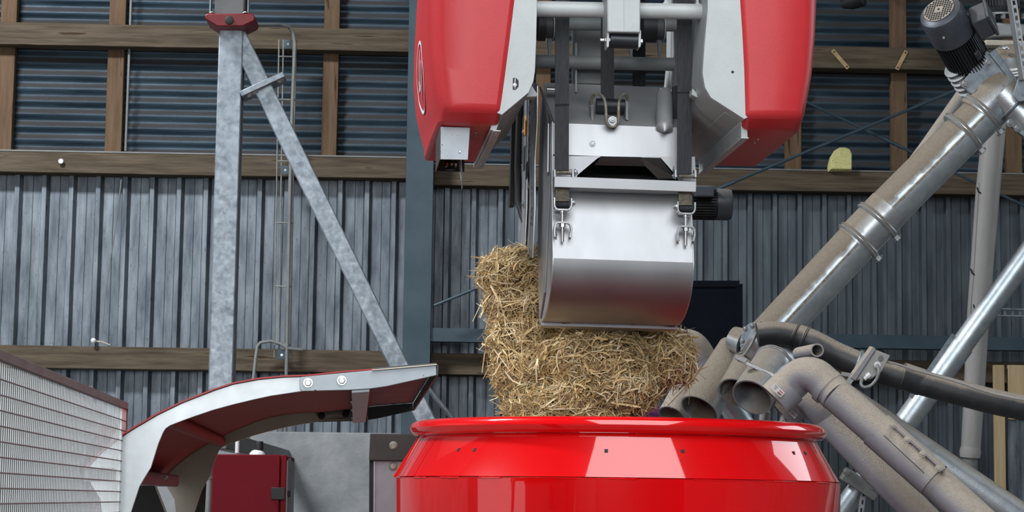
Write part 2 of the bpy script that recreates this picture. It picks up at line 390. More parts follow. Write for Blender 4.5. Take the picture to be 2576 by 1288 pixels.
# wire cable ladder with its mounting plates and the grey conduit
cl = thing('cable_ladder', 'upright wire cable ladder fixed to the wall behind the slanted brace', 'cable ladder', atY(715, 1140, 11.75))
YL = 11.76
for i, (a, bpx) in enumerate(((702, 690), (713, 701), (738, 722), (745, 730))):
    MB().tube([atY(a, 100, YL), atY((a + bpx) / 2 - .5, 500, YL), atY(bpx, 900, YL)], .0042, 8).build('wire', 'wire_bright', cl)
for i, py in enumerate((142, 250, 405, 560, 720, 866)):
    sft = (py - 100) / 800
    MB().tube([atY(702 - 12 * sft, py, YL - .006), atY(745 - 15 * sft, py + .8, YL - .006)], .004, 8).build('rung', 'wire_bright', cl)
for py, pxx in ((111, 723), (428, 716), (893, 707)):
    c = atY(pxx, py, YL - .012)
    pm = MB().box(c, (.022, 0, 0), (0, .0015, 0), (0, 0, .027)).build('mounting_plate', 'blue_steel', cl, bevel=.002)
    hexbolt(pm, c - V((-.004, .002, 0)), (0, -1, 0), .005)
for py in (1105, 1140):
    MB().tube([atY(676, py, YL - .006), atY(722, py + .8, YL - .006)], .004, 8).build('rung', 'wire_bright', cl)
for pxx in (677, 690, 709, 722):
    MB().tube([atY(pxx, 1104, YL), atY(pxx - 1, 1175, YL)], .0042, 8).build('wire', 'wire_bright', cl)
MB().tube([atY(618, 68, 11.4), atY(650, 63, 11.5), atY(700, 62, 11.62), atY(726, 67, 11.68), atY(737, 82, 11.71), atY(742, 110, 11.72), atY(738, 200, 11.72), atY(733, 330, 11.72), atY(730, 450, 11.72), atY(727, 600, 11.72), atY(722, 860, 11.72), atY(716, 1140, 11.72)], .0105, 12).build('conduit_pipe', 'conduit', None, 'grey conduit bending over at the top and running down the cable ladder', 'conduit')
MB().tube([atY(620, 1125, 11.6), atY(632, 1000, 11.66), atY(643, 900, 11.7), atY(647, 872, 11.72), atY(655, 862, 11.72), atY(680, 858, 11.72), atY(704, 864, 11.72), atY(722, 876, 11.72), atY(760, 880, 11.74)], .0095, 12).build('bent_conduit', 'conduit', None, 'short grey conduit curving out of the lowest beam beside the galvanised post', 'conduit')
# cord with white insulator knob
MB().tube([atY(305, 452, 11.9), atY(298, 520, 11.9), atY(285, 610, 11.9), atY(270, 700, 11.89), atY(262, 770, 11.88), atY(257, 830, 11.86), atY(255, 856, 11.85)], .0038, 8).build('hanging_cord', 'conduit', None, 'thin old cord hanging slack down the left cladding', 'cord')
kn = thing('insulator', 'small white porcelain knob on a wire above the lowest left beam', 'insulator', atY(235, 866, 11.84))
MB().ball(atY(235, 857, 11.82), m(7, 11.8), 14).build('knob', 'white_plastic', kn)
MB().tube([atY(236, 858, 11.83), atY(256, 860, 11.84), atY(276, 868, 11.86)], .005, 8).build('wire_arm', 'far_flange', kn)
pg = thing('wall_peg', 'short pale peg sticking out of the middle left beam', 'peg', atY(156, 408, YG))
MB().lathe(atY(156, 408, YG + .01), (0, -1, 0), [(0, .012), (.03, .012), (.032, .016), (.04, .014)], 12).build('peg_pin', 'white_plastic', pg)
# crossed tension rods
def rod(a, c, lb):
    r = thing('tension_rod', lb, 'rod', P(*c)); 
    MB().tube([P(*a), P(*c)], .0085, 8).build('rod_bar', 'blue_steel', r)
    tt = (P(*c) - P(*a)); k = P(*a) + tt * .47
    MB().tube([k - tt.normalized() * .06, k + tt.normalized() * .06], .0105, 6).build('turnbuckle', 'blue_steel', r)
rod((2470, 200, 11.62), (1092, 769, 11.58), 'dark tension rod rising to the right from the blue column across the wall')
rod((1900, 195, 11.66), (2640, 548, 11.66), 'dark tension rod falling to the right behind the diagonal steel pipe')
# little straps on the right top beam
for a, c, lb in (((2094, 126), (2134, 172), 'short perforated metal strap on the top right beam, leaning left'), ((2280, 128), (2256, 175), 'short perforated metal strap on the top right beam, leaning right')):
    p0, p1 = atY(*a, YG - .004), atY(*c, YG - .004)
    st = thing('metal_strap', lb, 'strap', p1); MB().bar(p0, p1, .024, .003, V((p1 - p0).cross(V((0, 1, 0))))).build('strap_strip', 'brass', st, bevel=.001)
    for k in (.1, .9): hexbolt(st, p0.lerp(p1, k) - V((0, .002, 0)), (0, -1, 0), .005, 'screw', 'black', washer=False)
# yellow foam lying on the middle right beam
mb = MB(); prof = [(2086, 430), (2087, 412), (2092, 392), (2101, 378), (2113, 370), (2127, 369), (2139, 374), (2144, 386), (2144, 410), (2144, 430)]
fr = [atY(a, c, 11.82) for a, c in prof]; cen = sum(fr, V()) / len(fr)
fr2 = []
rings = []
for k, (dy, sc) in enumerate(((0, .86), (.015, .97), (.05, 1.02), (.09, .98), (.11, .85))):
    rings.append([cen + (p - cen) * sc * random.uniform(.985, 1.015) + V((0, dy - .01, 0)) for p in fr])
mb.loft(rings).build('foam_lump', 'foam_yellow', None, 'lump of yellow insulating foam standing on the middle right beam', 'foam', smooth=60)
# black lamp at top edge
lp = thing('wall_spotlight', 'small black spotlight at the upper edge of the wall beside the right red cover', 'lamp', atY(2135, 18, 11.5))
MB().lathe(atY(2118, 12, 11.45), (atY(2165, -8, 11.4) - atY(2118, 12, 11.45)), [(0, .012), (.0, .025), (.05, .05), (.12, .06), (.13, .05)], 16).build('lamp_head', 'black', lp)
MB().tube([atY(2150, -5, 11.45), atY(2160, -60, 11.6), atY(2160, -70, 11.98)], .012, 8).build('lamp_arm', 'black', lp)
# navy board behind bucket
bd = thing('dark_board', 'dark navy board standing upright behind the steel bucket', 'board', P(1800, 905, 11.3))
p = [P(1690, 714, 11.3), P(1860, 714, 11.3), P(1860, 905, 11.3), P(1690, 905, 11.3)]
MB().prism(p, (0, .03, 0)).build('board_panel', 'panel_navy', bd, bevel=.004)
mb = MB(); q = .006
for i in range(4): mb.bar(p[i], p[(i + 1) % 4], .014, .034, (0, 1, 0))
mb.build('board_edge', 'panel_navy', bd, kind='stuff')
for px_ in (1720, 1830):
    q = P(px_, 850, 11.31); MB().bx(q.x - .02, q.x + .02, q.y + .02, 11.73, q.z - .02, q.z + .02).build('mount_bracket', 'panel_navy', bd)
# wooden door frame at the right edge
df = thing('plank_door', 'pale plank door with a blue-grey panel at the right edge of the wall', 'door', atY(2560, 1330, 11.2))
YD = 11.25
def dpl(x0, y0, x1, y1, name, mat, dy=0, th=.03):
    a, c = atY(x0, y0, YD + dy), atY(x1, y1, YD + dy)
    MB().bx(a.x, c.x, YD + dy, YD + dy + th, c.z, a.z).build(name, mat, df, bevel=.003)
dpl(2500, 918, 2534, 1420, 'plank', 'pale_timber'); dpl(2536, 918, 2584, 1056, 'plank', 'pale_timber', .004); dpl(2586, 918, 2640, 1056, 'plank', 'pale_timber', .0)
dpl(2534, 1056, 2700, 1420, 'door_panel', 'cladding_lower', .02, .01); dpl(2642, 918, 2700, 1056, 'plank', 'pale_timber', .004)
hx = atY(2563, 1200, YD)
MB().bx(hx.x - .004, hx.x + .004, YD + .008, YD + .022, hx.z - .6, hx.z + .33).build('panel_rib', 'cladding_lower', df)
# slotted channel on the wall right
a, c = P(2500, 778, 11), P(2640, 782, 11)
sl = thing('slotted_channel', 'short perforated steel channel behind the grey upright pipe', 'channel', P(2540, 795, 11))
for off in (0, 17): MB().bar(P(2505, 777 + off, 11), P(2640, 780 + off, 11), .03, .006, (0, 1, 0)).build('channel_flange', 'galv', sl)
for k in range(7): MB().bar(P(2506 + k * 19, 786 + k * .5, 11.01), P(2512 + k * 19, 786 + k * .5, 11.01), .004, .03, (0, 1, 0)).build('channel_web', 'galv', sl)
# ================================================================== THE RED MIXING DRUM
DD = 6.78
dc = P(1552, 1100, DD); dcx, dcy = dc.x, dc.y
Rr = m(517, DD) * .985; Rk = m(561, DD) * .99
def zc_(py): return CAM.z + (1258 + .0135 * 264 - py) / F * DD   # height of a level as it shows at the drum's own distance
z_rim = zc_(1088); z_neck = zc_(1107); z_ridge = zc_(1212)
drum = thing('mixing_drum', 'large glossy red mixing drum with a rolled rim below the straw', 'drum', (dcx, dcy, 0))
C0 = V((dcx, dcy, 0)); ZA = V((0, 0, 1))
tr = m(19, DD)
SEG = 160
def ringpts(r, z, n=SEG, w=0): return [V((dcx + (r + w * math.sin(7 * 2 * PI * i / n)) * math.cos(2 * PI * i / n), dcy + (r + w * math.sin(7 * 2 * PI * i / n)) * math.sin(2 * PI * i / n), z)) for i in range(n)]
mb = MB(); rs = []
for k in range(14):
    a = 2 * PI * k / 13; rs.append(ringpts(Rr - tr * .4 + tr * 1.05 * math.cos(a), z_rim + tr * math.sin(a)))
mb.loft(rs, True, False).build('rolled_rim', 'drum_red', drum)
mb = MB(); mb.loft([ringpts(Rr - tr * .9, z_rim), ringpts(Rr - tr * .75, z_neck), ringpts(Rk - .004, z_ridge + .006), ringpts(Rk - .012, z_ridge + .006), ringpts(Rr - tr * .9 - .006, z_neck), ringpts(Rr - tr * .9 - .006, z_rim)], True, False).build('upper_cone', 'drum_red', drum, smooth=25)
mb = MB(); mb.loft([ringpts(Rk - .012, z_ridge + .004), ringpts(Rk, z_ridge), ringpts(Rk, z_ridge - .012), ringpts(Rk - .008, z_ridge - .3), ringpts(Rk - .05, .55), ringpts(Rk - .2, .5), ringpts(Rk - .2, .53), ringpts(Rk - .06, .58), ringpts(Rk - .02, z_ridge - .02)], True, False).build('drum_body', 'drum_red', drum, smooth=25)
# irregular weld beads round the neck and the ridge
for nm, zz, rr, amp, th in (('neck_weld', z_neck + .001, Rr - tr * .75, .0016, .0032), ('ridge_weld', z_ridge + .001, Rk - .001, .0011, .0024)):
    path = []; rad = []; on = 0
    for i in range(600):
        a = 2 * PI * i / 600
        if i % 11 == 0: on = random.choice((.35, .6, 1.0, 1.25)); dz = random.uniform(-amp, amp)
        path.append(V((dcx + rr * math.cos(a), dcy + rr * math.sin(a), zz + dz * .5 + random.uniform(-.0006, .0006)))); rad.append(th * on * random.uniform(.85, 1.15))
    MB().tube(path, rad, 6, closed=True).build(nm, 'drum_red', drum, smooth=50)
# vertical seams at the sides where the cone sheet overlaps
for a0 in (math.radians(183), math.radians(176)):
    mb = MB(); o1, o2 = [], []
    for da in (-.012, .012):
        o1.append(V((dcx + (Rr - tr * .70) * math.cos(a0 + da), dcy + (Rr - tr * .7) * math.sin(a0 + da), z_neck - .004)))
        o2.append(V((dcx + (Rk + .001) * math.cos(a0 + da), dcy + (Rk + .001) * math.sin(a0 + da), z_ridge + .004)))
    n = V((math.cos(a0), math.sin(a0), .4)).normalized() * .006
    mb.prism([o1[0], o1[1], o2[1], o2[0]], n).build('cone_seam', 'drum_red', drum, bevel=.001)
# punched rectangular slots in the cone
for px_, py_, w_ in ((1525, 1135, 9), (1717, 1136, 10), (1154, 1132, 5), (1194, 1132, 6), (1996, 1140, 5), (2025, 1141, 5)):
    d = ray(px_, py_); q = d.normalized()
    lo, hi = 4.5, 6.9                       # march to the cone surface
    for _ in range(60):
        mid = (lo + hi) / 2; pt = CAM + d * mid; f_ = (z_neck - pt.z) / (z_neck - z_ridge); rc = (Rr - tr * .75) + ((Rk - .004) - (Rr - tr * .75)) * f_
        if (pt - C0).xy.length > rc: lo = mid
        else: hi = mid
    pt = CAM + d * lo; rad = V((pt.x - dcx, pt.y - dcy, 0)).normalized(); tan = V((-rad.y, rad.x, 0))
    nrm = (rad + ZA * .42).normalized(); upv = nrm.cross(tan).normalized()
    w = m(w_, 6.1) / 2 / max(.45, abs(tan.dot(RT))); hgt = m(9, 6.1) / 2
    mb = MB(); c = pt + nrm * .0032
    mb.prism([c - tan * w - upv * hgt, c + tan * w - upv * hgt, c + tan * w + upv * hgt, c - tan * w + upv * hgt], -nrm * .004).build('punched_slot', 'black', drum)
mb = MB()
for k in range(5): mb = mb
MB().lathe((dcx, dcy, .12), (0, 0, 1), [(0, Rk * .85), (.02, Rk * .9), (.38, Rk * .9), (.42, Rk * .8)], 48).build('drive_base', 'dark_grey', drum)
for a in range(4):
    an = PI / 4 + a * PI / 2; c = V((dcx + .55 * math.cos(an), dcy + .55 * math.sin(an), .12))
    MB().lathe(c - V((.04, 0, 0)), (1, 0, 0), [(0, .09), (.01, .12), (.07, .12), (.08, .09)], 24).build('wheel', 'rubber', drum)

# ================================================================== THE GRIPPER CARRIAGE (red covers, grey inner housings, tubes)
H = Frame(P(1570, 560, 6.5), 1.5 - 5.1)
carr = thing('gripper_carriage', 'overhead gripper carriage with two red plastic covers and grey inner housings', 'machine', H.at(0, .1, .0) + V((0, 0, m(240, 6.5))))
zTop = H.loc(1300, -260, -.25)[1]
DF, DBK = -.25, .54
def cover(rows, side, name):
    """rows: py, outer edge B, bevel edge C, inner edge D at the front; lofted downwards then rounded under"""
    rings = []
    for (pB, pC, pD, pA, dB, dC) in rows:
        zB = H.loc(*pC, dC)[1]
        xB = H.loc(*pB, dB)[0]; xC = H.loc(*pC, dC)[0]; xD = H.loc(*pD, dC)[0]
        xA = xB + pA
        rings.append([H.at(xB, dB, zB), H.at(xB * .55 + xC * .45, dB * .35 + dC * .65 - .004, zB), H.at(xC, dC, zB), H.at(xC * .5 + xD * .5, dC - .003, zB), H.at(xD, dC + .004, zB), H.at(xD, DBK - .02, zB), H.at(xA, DBK - .02, zB), H.at((xA + xB) / 2 + pA * .32, .2, zB)])
    return rings
rowsL = [((1082, -260), (1125, -260), (1330, -260), .0, -.19, -.25), ((1078, -20), (1121, -20), (1298, -20), -.012, -.19, -.25), ((1080, 95), (1119, 95), (1284, 95), -.018, -.19, -.25), ((1087, 180), (1124, 180), (1273, 180), -.018, -.19, -.25),
         ((1096, 240), (1131, 240), (1265, 240), -.014, -.19, -.25), ((1103, 272), (1136, 272), (1260, 272), -.010, -.19, -.25)]
rg = cover(rowsL, -1, 'L')
zb = H.loc(1111, 312, -.19)[1]
def under(ring, dz, inset, dfront):
    out = []
    for i, p in enumerate(ring):
        q = p - H.o; x, d = q.dot(H.ex), q.dot(H.ey)
        out.append(H.at(x, d + (inset if d < -.15 else 0), dz))
    return out
rg.append(under(rg[-1], zb, .055, 0))
coverL = MB().loft(rg).build('red_cover', 'cover_red', carr, label='left red plastic cover with white oval emblem', bevel=.016, smooth=40, seg=3)
rowsR = [((2052, -260), (2020, -260), (1852, -260), .0, -.20, -.25), ((2054, -20), (2024, -20), (1861, -20), .012, -.20, -.25), ((2050, 80), (2026, 80), (1868, 80), .012, -.20, -.25), ((2042, 175), (2020, 175), (1873, 175), .01, -.20, -.25),
         ((2030, 245), (2008, 245), (1875, 245), .008, -.20, -.25), ((2021, 292), (1999, 292), (1876, 292), .006, -.20, -.25)]
rg = cover(rowsR, 1, 'R'); rg.append(under(rg[-1], H.loc(2013, 328, -.2)[1], .055, 0))
coverR = MB().loft(rg).build('red_cover', 'cover_red', carr, label='right red plastic cover', bevel=.016, smooth=40, seg=3)
# grey inner housings: folded sheet boxes running back from the front plate
def inner(poly, d0, d1, rightdeep):
    mb = MB(); 
    a = [H.px(*p, d0) for p in poly]
    mb.prism(a, H.ey * (d1 - d0)); return mb
def housing(front, tail):
    """folded grey box: a full front plate, and behind it the deeper body with its lower skirt"""
    a = [H.loc(*p, -.235) for p in front]; t = [H.loc(*p, -.235) for p in tail]
    body = MB().prism([H.at(x, -.222, z) for x, z in a], H.ey * (DBK + .222)).build('inner_housing', 'housing_grey', carr, bevel=.003, smooth=30)
    MB().prism([H.at(x, -.236, z) for x, z in a], H.ey * .0135).build('front_plate', 'housing_grey', body, bevel=.0015)
    MB().prism([H.at(x, -.185, z) for x, z in t], H.ey * (DBK + .185)).build('lower_skirt', 'housing_grey', body, bevel=.002)
    return body
inL = housing([(1345, -260), (1351, 10), (1349, 100), (1346, 178), (1342, 205), (1330, 233), (1263, 289), (1250, 284), (1262, 240), (1290, -60), (1310, -260)], [(1300, 262), (1263, 289), (1252, 322), (1236, 320), (1250, 262)])
inR = housing([(1782, -260), (1780, 24), (1772, 112), (1767, 183), (1773, 220), (1788, 246), (1872, 300), (1881, 296), (1876, 240), (1868, 0), (1864, -260)], [(1830, 274), (1872, 300), (1873, 342), (1890, 340), (1885, 274)])
# small features of the housings
def disc(px_, py_, d, r, name, mat, par, h=.004, seg=16): return MB().lathe(H.px(px_, py_, d), -H.ey, [(-.002, r), (h, r)], seg).build(name, mat, par)
disc(1843, 181, -.2365, .0042, 'inspection_hole', 'black', inR, .001)
c = H.px(1296, 211, -.236)
MB().prism([c + H.ez * .018 - H.ex * .007, c + H.ez * .018 + H.ex * .003, c + H.ez * .01 + H.ex * .010, c - H.ez * .008 + H.ex * .010, c - H.ez * .018 + H.ex * .002, c - H.ez * .018 - H.ex * .007], -H.ey * .0015).build('inspection_hole', 'black', inL)
hexbolt(inL, c - H.ey * .001 - H.ez * .003 - H.ex * .001, -H.ey, .004)
MB().bar(c + H.ez * .017 - H.ex * .001, c - H.ez * .016 - H.ex * .001, .004, .003, H.ex).build('slot_rail', 'zinc', inL)
# flanged edges along the underside
for pts, par, side in (((1250, 328), inL, 1), ((1874, 346), inR, -1)):
    x, z = H.loc(*pts, -.235)
    st = MB().prism([H.at(x, -.235, z), H.at(x - .028 * side * (-1 if side < 0 else 1) * (1 if side > 0 else 1), -.235, z) if side > 0 else H.at(x + .012, -.235, z), H.at(x - .028, -.235, z - .003) if side > 0 else H.at(x + .012, -.235, z - .003), H.at(x, -.235, z - .003), H.at(x + .0 * side, -.235, z - .012), H.at(x - .003, -.235, z - .012), H.at(x - .003, -.235, z)][0:0] or [H.at(x - .012, -.235, z + .001), H.at(x + .012, -.235, z + .001), H.at(x + .012, -.235, z - .003), H.at(x - .012, -.235, z - .003)], H.ey * .72).build('edge_flange', 'housing_grey', par, bevel=.001)
    for dd in (-.20, -.13, .36, .43): hexbolt(par, H.at(x, dd, z - .003), (0, 0, -1), .0045, 'rivet', washer=False)
for px_, py_, par in ((1197, 333, coverL), (1195, 341, coverL), (1907, 350, coverR), (1898, 359, coverR)):
    hexbolt(par, hit(px_, py_, H.at(0, 0, zb - .001), V((0, 0, 1))), (0, 0, -1), .0045, 'rivet', washer=False)
# silver sensor box under the left cover
xs, zs = H.loc(1107, 343, -.16); xe, ze = H.loc(1182, 352, -.16); zl = H.loc(1110, 401, -.16)[1]
sb = MB(); sb.prism([H.at(xs, -.16, zs + .03), H.at(xe, -.16, zs + .03), H.at(xe - .005, -.16, zl + .001), H.at(xs + .002, -.16, zl)], H.ey * .004)
sens = sb.build('sensor_bracket', 'chute_grey', carr, label='silver sheet-metal sensor bracket', bevel=.001)
MB().prism([H.at(xs, -.16, zs + .03), H.at(xs, -.16, zl), H.at(xs, .08, zl - .002), H.at(xs, .08, zs + .03)], H.ex * .003).build('bracket_side', 'panel_brown', sens)
MB().prism([H.at(xs, .07, zs + .03), H.at(xe, .07, zs + .03), H.at(xe, .07, zl), H.at(xs, .07, zl)], H.ey * .003).build('bracket_back', 'panel_brown', sens)
MB().prism([H.at(xe - .02, -.05, zl + .03), H.at(xe - .02, .09, zl + .03), H.at(xe - .005, .09, zl - .045), H.at(xe - .01, .05, zl - .06), H.at(xe - .015, -.02, zl - .015)], H.ex * .002).build('bracket_wing', 'chute_grey', sens)
hexbolt(sens, H.px(1157, 382, -.161), -H.ey, .004, 'rivet', washer=False)
xm_, zm_ = (xs + xe) / 2, zl + .012
MB().lathe(H.at(xm_, .02, zm_ + .015), (0, 0, -1), [(0, .02), (.02, .02), (.022, .014), (.03, .014)], 16).build('scanner_head', 'glass_dark', sens)
for i, (dx, mt_) in enumerate(((-.014, 'ink_red'), (0, 'brass'), (.012, 'zinc'))): MB().lathe(H.at(xm_ + dx, -.02, zm_ - .004), -H.ey, [(0, .004), (.006, .004)], 10).build('indicator', mt_, sens)
# white oval emblem on the outer left face of the cover
bpy.context.view_layer.update()
emb = []
def side_pt(d, z):
    """a point on the left cover's outer face"""
    o = H.at(-1.2, d, z); dg = bpy.context.evaluated_depsgraph_get()
    inv = coverL.matrix_world.inverted()
    ok, p, n, i = coverL.evaluated_get(dg).ray_cast(inv @ o, inv.to_3x3() @ H.ex)
    return (coverL.matrix_world @ p - H.ex * .0022) if ok else None
ze0 = H.loc(1057, 195, .17)[1]
def emblem(path, w, name, closed=False):
    if not closed:
        k = 6; fine = []; ww = []
        for i in range(len(path) - 1):
            for q in range(k): fine.append(tuple(path[i][j] + (path[i + 1][j] - path[i][j]) * q / k for j in (0, 1))); ww.append(w[i] + (w[i + 1] - w[i]) * q / k)
        path = fine + [path[-1]]; w = ww + [w[-1]]
    pts = [side_pt(.17 + a, ze0 + c) for a, c in path]; pts = [p for p in pts if p]
    if len(pts) < 2: return
    n = len(pts); l, r = [], []
    for i in range(n):
        t = (pts[(i + 1) % n] - pts[i - 1]) if closed else (pts[min(i + 1, n - 1)] - pts[max(i - 1, 0)])
        sd = t.cross(H.ex).normalized() * (w[i % len(w)] / 2); l.append(pts[i] - sd); r.append(pts[i] + sd)
    if closed: l.append(l[0]); r.append(r[0])
    MB().sheet([l, r]).build(name, 'logo_white', coverL, solid=.0008, smooth=0)
el = [(.125 * math.cos(2 * PI * k / 48), .112 * math.sin(2 * PI * k / 48)) for k in range(48)]
emblem(el, [.011], 'emblem_ring', True)
emblem([(-.10, .03), (-.055, -.015), (-.03, -.05), (.0, -.08)], [.009, .018, .018, .006], 'emblem_stroke')
emblem([(-.03, .085), (-.012, .03), (.03, -.03), (.062, -.035)], [.005, .018, .024, .009], 'emblem_stroke')
emblem([(-.055, .045), (-.03, .0), (.0, -.04), (.03, -.01)], [.006, .018, .018, .009], 'emblem_stroke')
emblem([(-.08, .005), (-.05, -.03), (-.015, -.065)], [.006, .014, .007], 'emblem_stroke')
# tubes and rollers between the housings
def tubeH(p0, p1, d, r, name, mat='housing_grey', par=None, seg=24): return MB().tube([H.px(*p0, d), H.px(*p1, d)], m(r, 6.5 + d), seg).build(name, mat, par or carr)
def on(p0, p1, x): return p0[1] + (p1[1] - p0[1]) * (x - p0[0]) / (p1[0] - p0[0])
tubeH((1340, 22), (1790, 30), -.12, 20, 'cross_tube')
tubeH((1320, 154), (1700, 162), .36, 17, 'cross_tube', 'housing_dark')
tubeH((1330, 57), (1700, 62), .30, 18, 'cross_tube', 'housing_dark')
# rear box plate between the tubes
a = [H.px(1447, 40, .42), H.px(1520, 42, .42), H.px(1520, 212, .42), H.px(1447, 210, .42)]
MB().prism(a, H.ey * .1).build('rear_plate', 'housing_dark', carr, bevel=.003)
MB().bar(H.px(1447, 112, .40), H.px(1447, 235, .40), .006, .05, H.ex).build('plate_flange', 'housing_grey', carr)
# reels (black strap drums) and their hanger lugs
for pxa, pxb, py_ in ((1352, 1372, 68), (1614, 1650, 72)):
    cc = H.px((pxa + pxb) / 2, py_, .16); w = m(pxb - pxa, 6.6)
    rl = MB().lathe(cc - H.ex * w / 2, H.ex, [(0, .02), (0, m(36, 6.6)), (w, m(36, 6.6)), (w, .02)], 28).build('strap_reel', 'black', carr)
    MB().lathe(cc + H.ex * w / 2, H.ex, [(0, m(28, 6.6)), (.022, m(28, 6.6)), (.024, m(20, 6.6))], 28).build('reel_hub', 'dark_grey', rl)
    MB().lathe(cc + H.ex * (w / 2 + .024), H.ex, [(0, m(32, 6.6)), (.004, m(32, 6.6))], 28).build('reel_flange', 'housing_dark', rl)
for px_ in (1383, 1588, 1660):
    y1 = on((1320, 154), (1700, 162), px_) - 15
    mb = MB(); mb.prism([H.px(px_ - 7, y1 - 52, .35), H.px(px_ + 7, y1 - 52, .35), H.px(px_ + 3, y1 - 4, .35), H.px(px_ + 9, y1 + 4, .35), H.px(px_ - 9, y1 + 4, .35), H.px(px_ - 3, y1 - 4, .35)], H.ey * .012).build('hanger_lug', 'housing_dark', carr, bevel=.002)
for px_, py_ in ((1675, 3), (1755, 6)):
    mb = MB(); mb.prism([H.px(px_ - 3, py_ - 60, -.13), H.px(px_ + 3, py_ - 60, -.13), H.px(px_ + 3, py_, -.13), H.px(px_ + 9, py_ + 6, -.13), H.px(px_ - 9, py_ + 6, -.13), H.px(px_ - 3, py_, -.13)], H.ey * .012).build('hanger_lug', 'housing_grey', carr, bevel=.002)
# bracket ears at lower inner corners
for pts, d in ((((1338, 215), (1352, 237), (1350, 243), (1322, 245), (1330, 232)), -.1), (((1742, 222), (1752, 232), (1774, 240), (1776, 246), (1752, 245), (1740, 238)), -.1)):
    MB().prism([H.px(*p, d) for p in pts], H.ey * .05).build('ear_bracket', 'housing_grey', carr, bevel=.002)
# grey square post with its roller
pst = MB(); a = [H.px(1524, -260, -.22), H.px(1612, -260, -.22), H.px(1611, 82, -.22), H.px(1528, 80, -.22)]
pst = pst.prism(a, H.ey * .11).build('square_post', 'housing_grey', carr, bevel=.004)
MB().bar(H.px(1570, -60, -.2215), H.px(1571, 80, -.2215), .003, .003, H.ex).build('post_seam', 'housing_grey', pst)
for x0 in (1527, 1607):
    MB().prism([H.px(x0, 75, -.205), H.px(x0 + 6, 76, -.205), H.px(x0 + 5, 116, -.205), H.px(x0 + 2, 120, -.205), H.px(x0 - 1, 116, -.205)], H.ey * .05).build('roller_fork', 'housing_grey', pst, bevel=.001)
rl = MB().tube([H.px(1534, 101, -.18), H.px(1604, 104, -.18)], m(20, 6.35), 28).build('guide_roller', 'rubber', pst)
MB().lathe(H.px(1526, 101, -.18), -H.ex, [(-.01, .009), (.006, .009), (.008, .0055), (.019, .0055), (.021, .004)], 6).build('axle_bolt', 'zinc', pst)
MB().lathe(H.px(1611, 104, -.18), H.ex, [(-.004, .009), (.006, .009)], 6).build('axle_bolt', 'zinc', pst)
# suspension beam overhead that carries the carriage (above the view)
xb0, xb1 = H.loc(1120, 0, 0)[0], H.loc(2000, 0, 0)[0]
MB().box(H.at((xb0 + xb1) / 2, .15, zTop + .06), H.ex * ((xb1 - xb0) / 2), H.ey * .3, V((0, 0, .06))).build('top_frame', 'housing_grey', carr, bevel=.01)
MB().box(H.at(0, .15, (6.9 - H.o.z + zTop + .12) / 2), H.ex * .12, H.ey * .12, V((0, 0, (6.9 - H.o.z - zTop - .12) / 2))).build('lifting_mast', 'galv', carr, bevel=.006)

# ================================================================== THE STEEL GRIPPER (bucket jaw)
G = Frame(P(1570, 560, 6.5), 1.5 - 5.1, .0085)
grip = thing('feed_gripper', 'stainless steel feed gripper jaw hanging on black straps above the drum', 'gripper', G.at(.02, .15, -m(270, 6.5)))
def zl_(py, d, pxm=1570): return G.loc(pxm, py, d)[1]
X0 = G.loc(1393, 652, -.05)[0]; X1 = G.loc(1743, 660, -.05)[0]
def shell(prof, name, mat='stainless', x0=None, x1=None, th=.005, par=None, smooth=30, bevel=.0):
    x0 = X0 if x0 is None else x0; x1 = X1 if x1 is None else x1
    pv = [V((d, z)) for d, z in prof]; back = []
    for i in range(len(pv)):
        t = (pv[min(i + 1, len(pv) - 1)] - pv[max(i - 1, 0)]).normalized(); back.append(pv[i] + V((-t.y, t.x)) * th)
    ring = pv + back[::-1]
    return MB().prism([G.at(x0, p.x, p.y) for p in ring], G.ex * (x1 - x0)).build(name, mat, par or grip, smooth=smooth)
zz = lambda py, d: zl_(py, d)
prof_top = [(.40, zz(216, .40)), (.385, zz(240, .385)), (.36, zz(252, .36)), (.05, zz(316, .05))]
shell(prof_top, 'top_plate', 'stainless_top', x0=X0 + .005)
prof_front = [(.05, zz(316, .05)), (.035, zz(395, .035))]
shell(prof_front, 'upper_front_plate', x0=X0 - .004)
# folded opening edge: left and right wings and the folded lip over the dark opening
def gpoly(pts, d, th, name, mat='stainless', par=None, bevel=.0):
    return MB().prism([G.px(*(p[:2]), (p[2] if len(p) > 2 else d)) for p in pts], G.ey * th).build(name, mat, par or grip, bevel=bevel)
gpoly([(1388, 392), (1512, 393), (1502, 399), (1452, 441), (1448, 470), (1388, 470)], .03, .004, 'front_wing')
gpoly([(1612, 396), (1662, 397), (1700, 440), (1716, 470), (1752, 470), (1748, 394), (1612, 394)], .03, .004, 'front_wing')
gpoly([(1512, 393), (1612, 395), (1624, 418, .10), (1496, 415, .10)], .03, .004, 'folded_lip')
gpoly([(1612, 395), (1624, 418, .10), (1655, 449, .12), (1702, 449, .06), (1660, 397)], .035, .003, 'folded_cheek')
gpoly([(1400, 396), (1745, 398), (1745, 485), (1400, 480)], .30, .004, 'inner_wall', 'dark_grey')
prof_plate = [(.03, zz(463, .03)), (-.05, zz(655, -.05))]
shell(prof_plate, 'front_plate')
R_ = []
for k in range(13):
    t = k / 12; a = t * 1.02
    d = -.05 + .34 * (1 - math.cos(a * PI / 2 * .92)) ; 
    py = 655 + 162 * math.sin(a * PI / 2 * .92) / math.sin(1.02 * PI / 2 * .92)
    R_.append((d, py))
dl = R_[-1][0]
prof_belly = [(d, zz(py, d)) for d, py in R_]
shell(prof_belly, 'belly_plate', smooth=40)
x0l, x1l = X0 - .004, X1 + .002
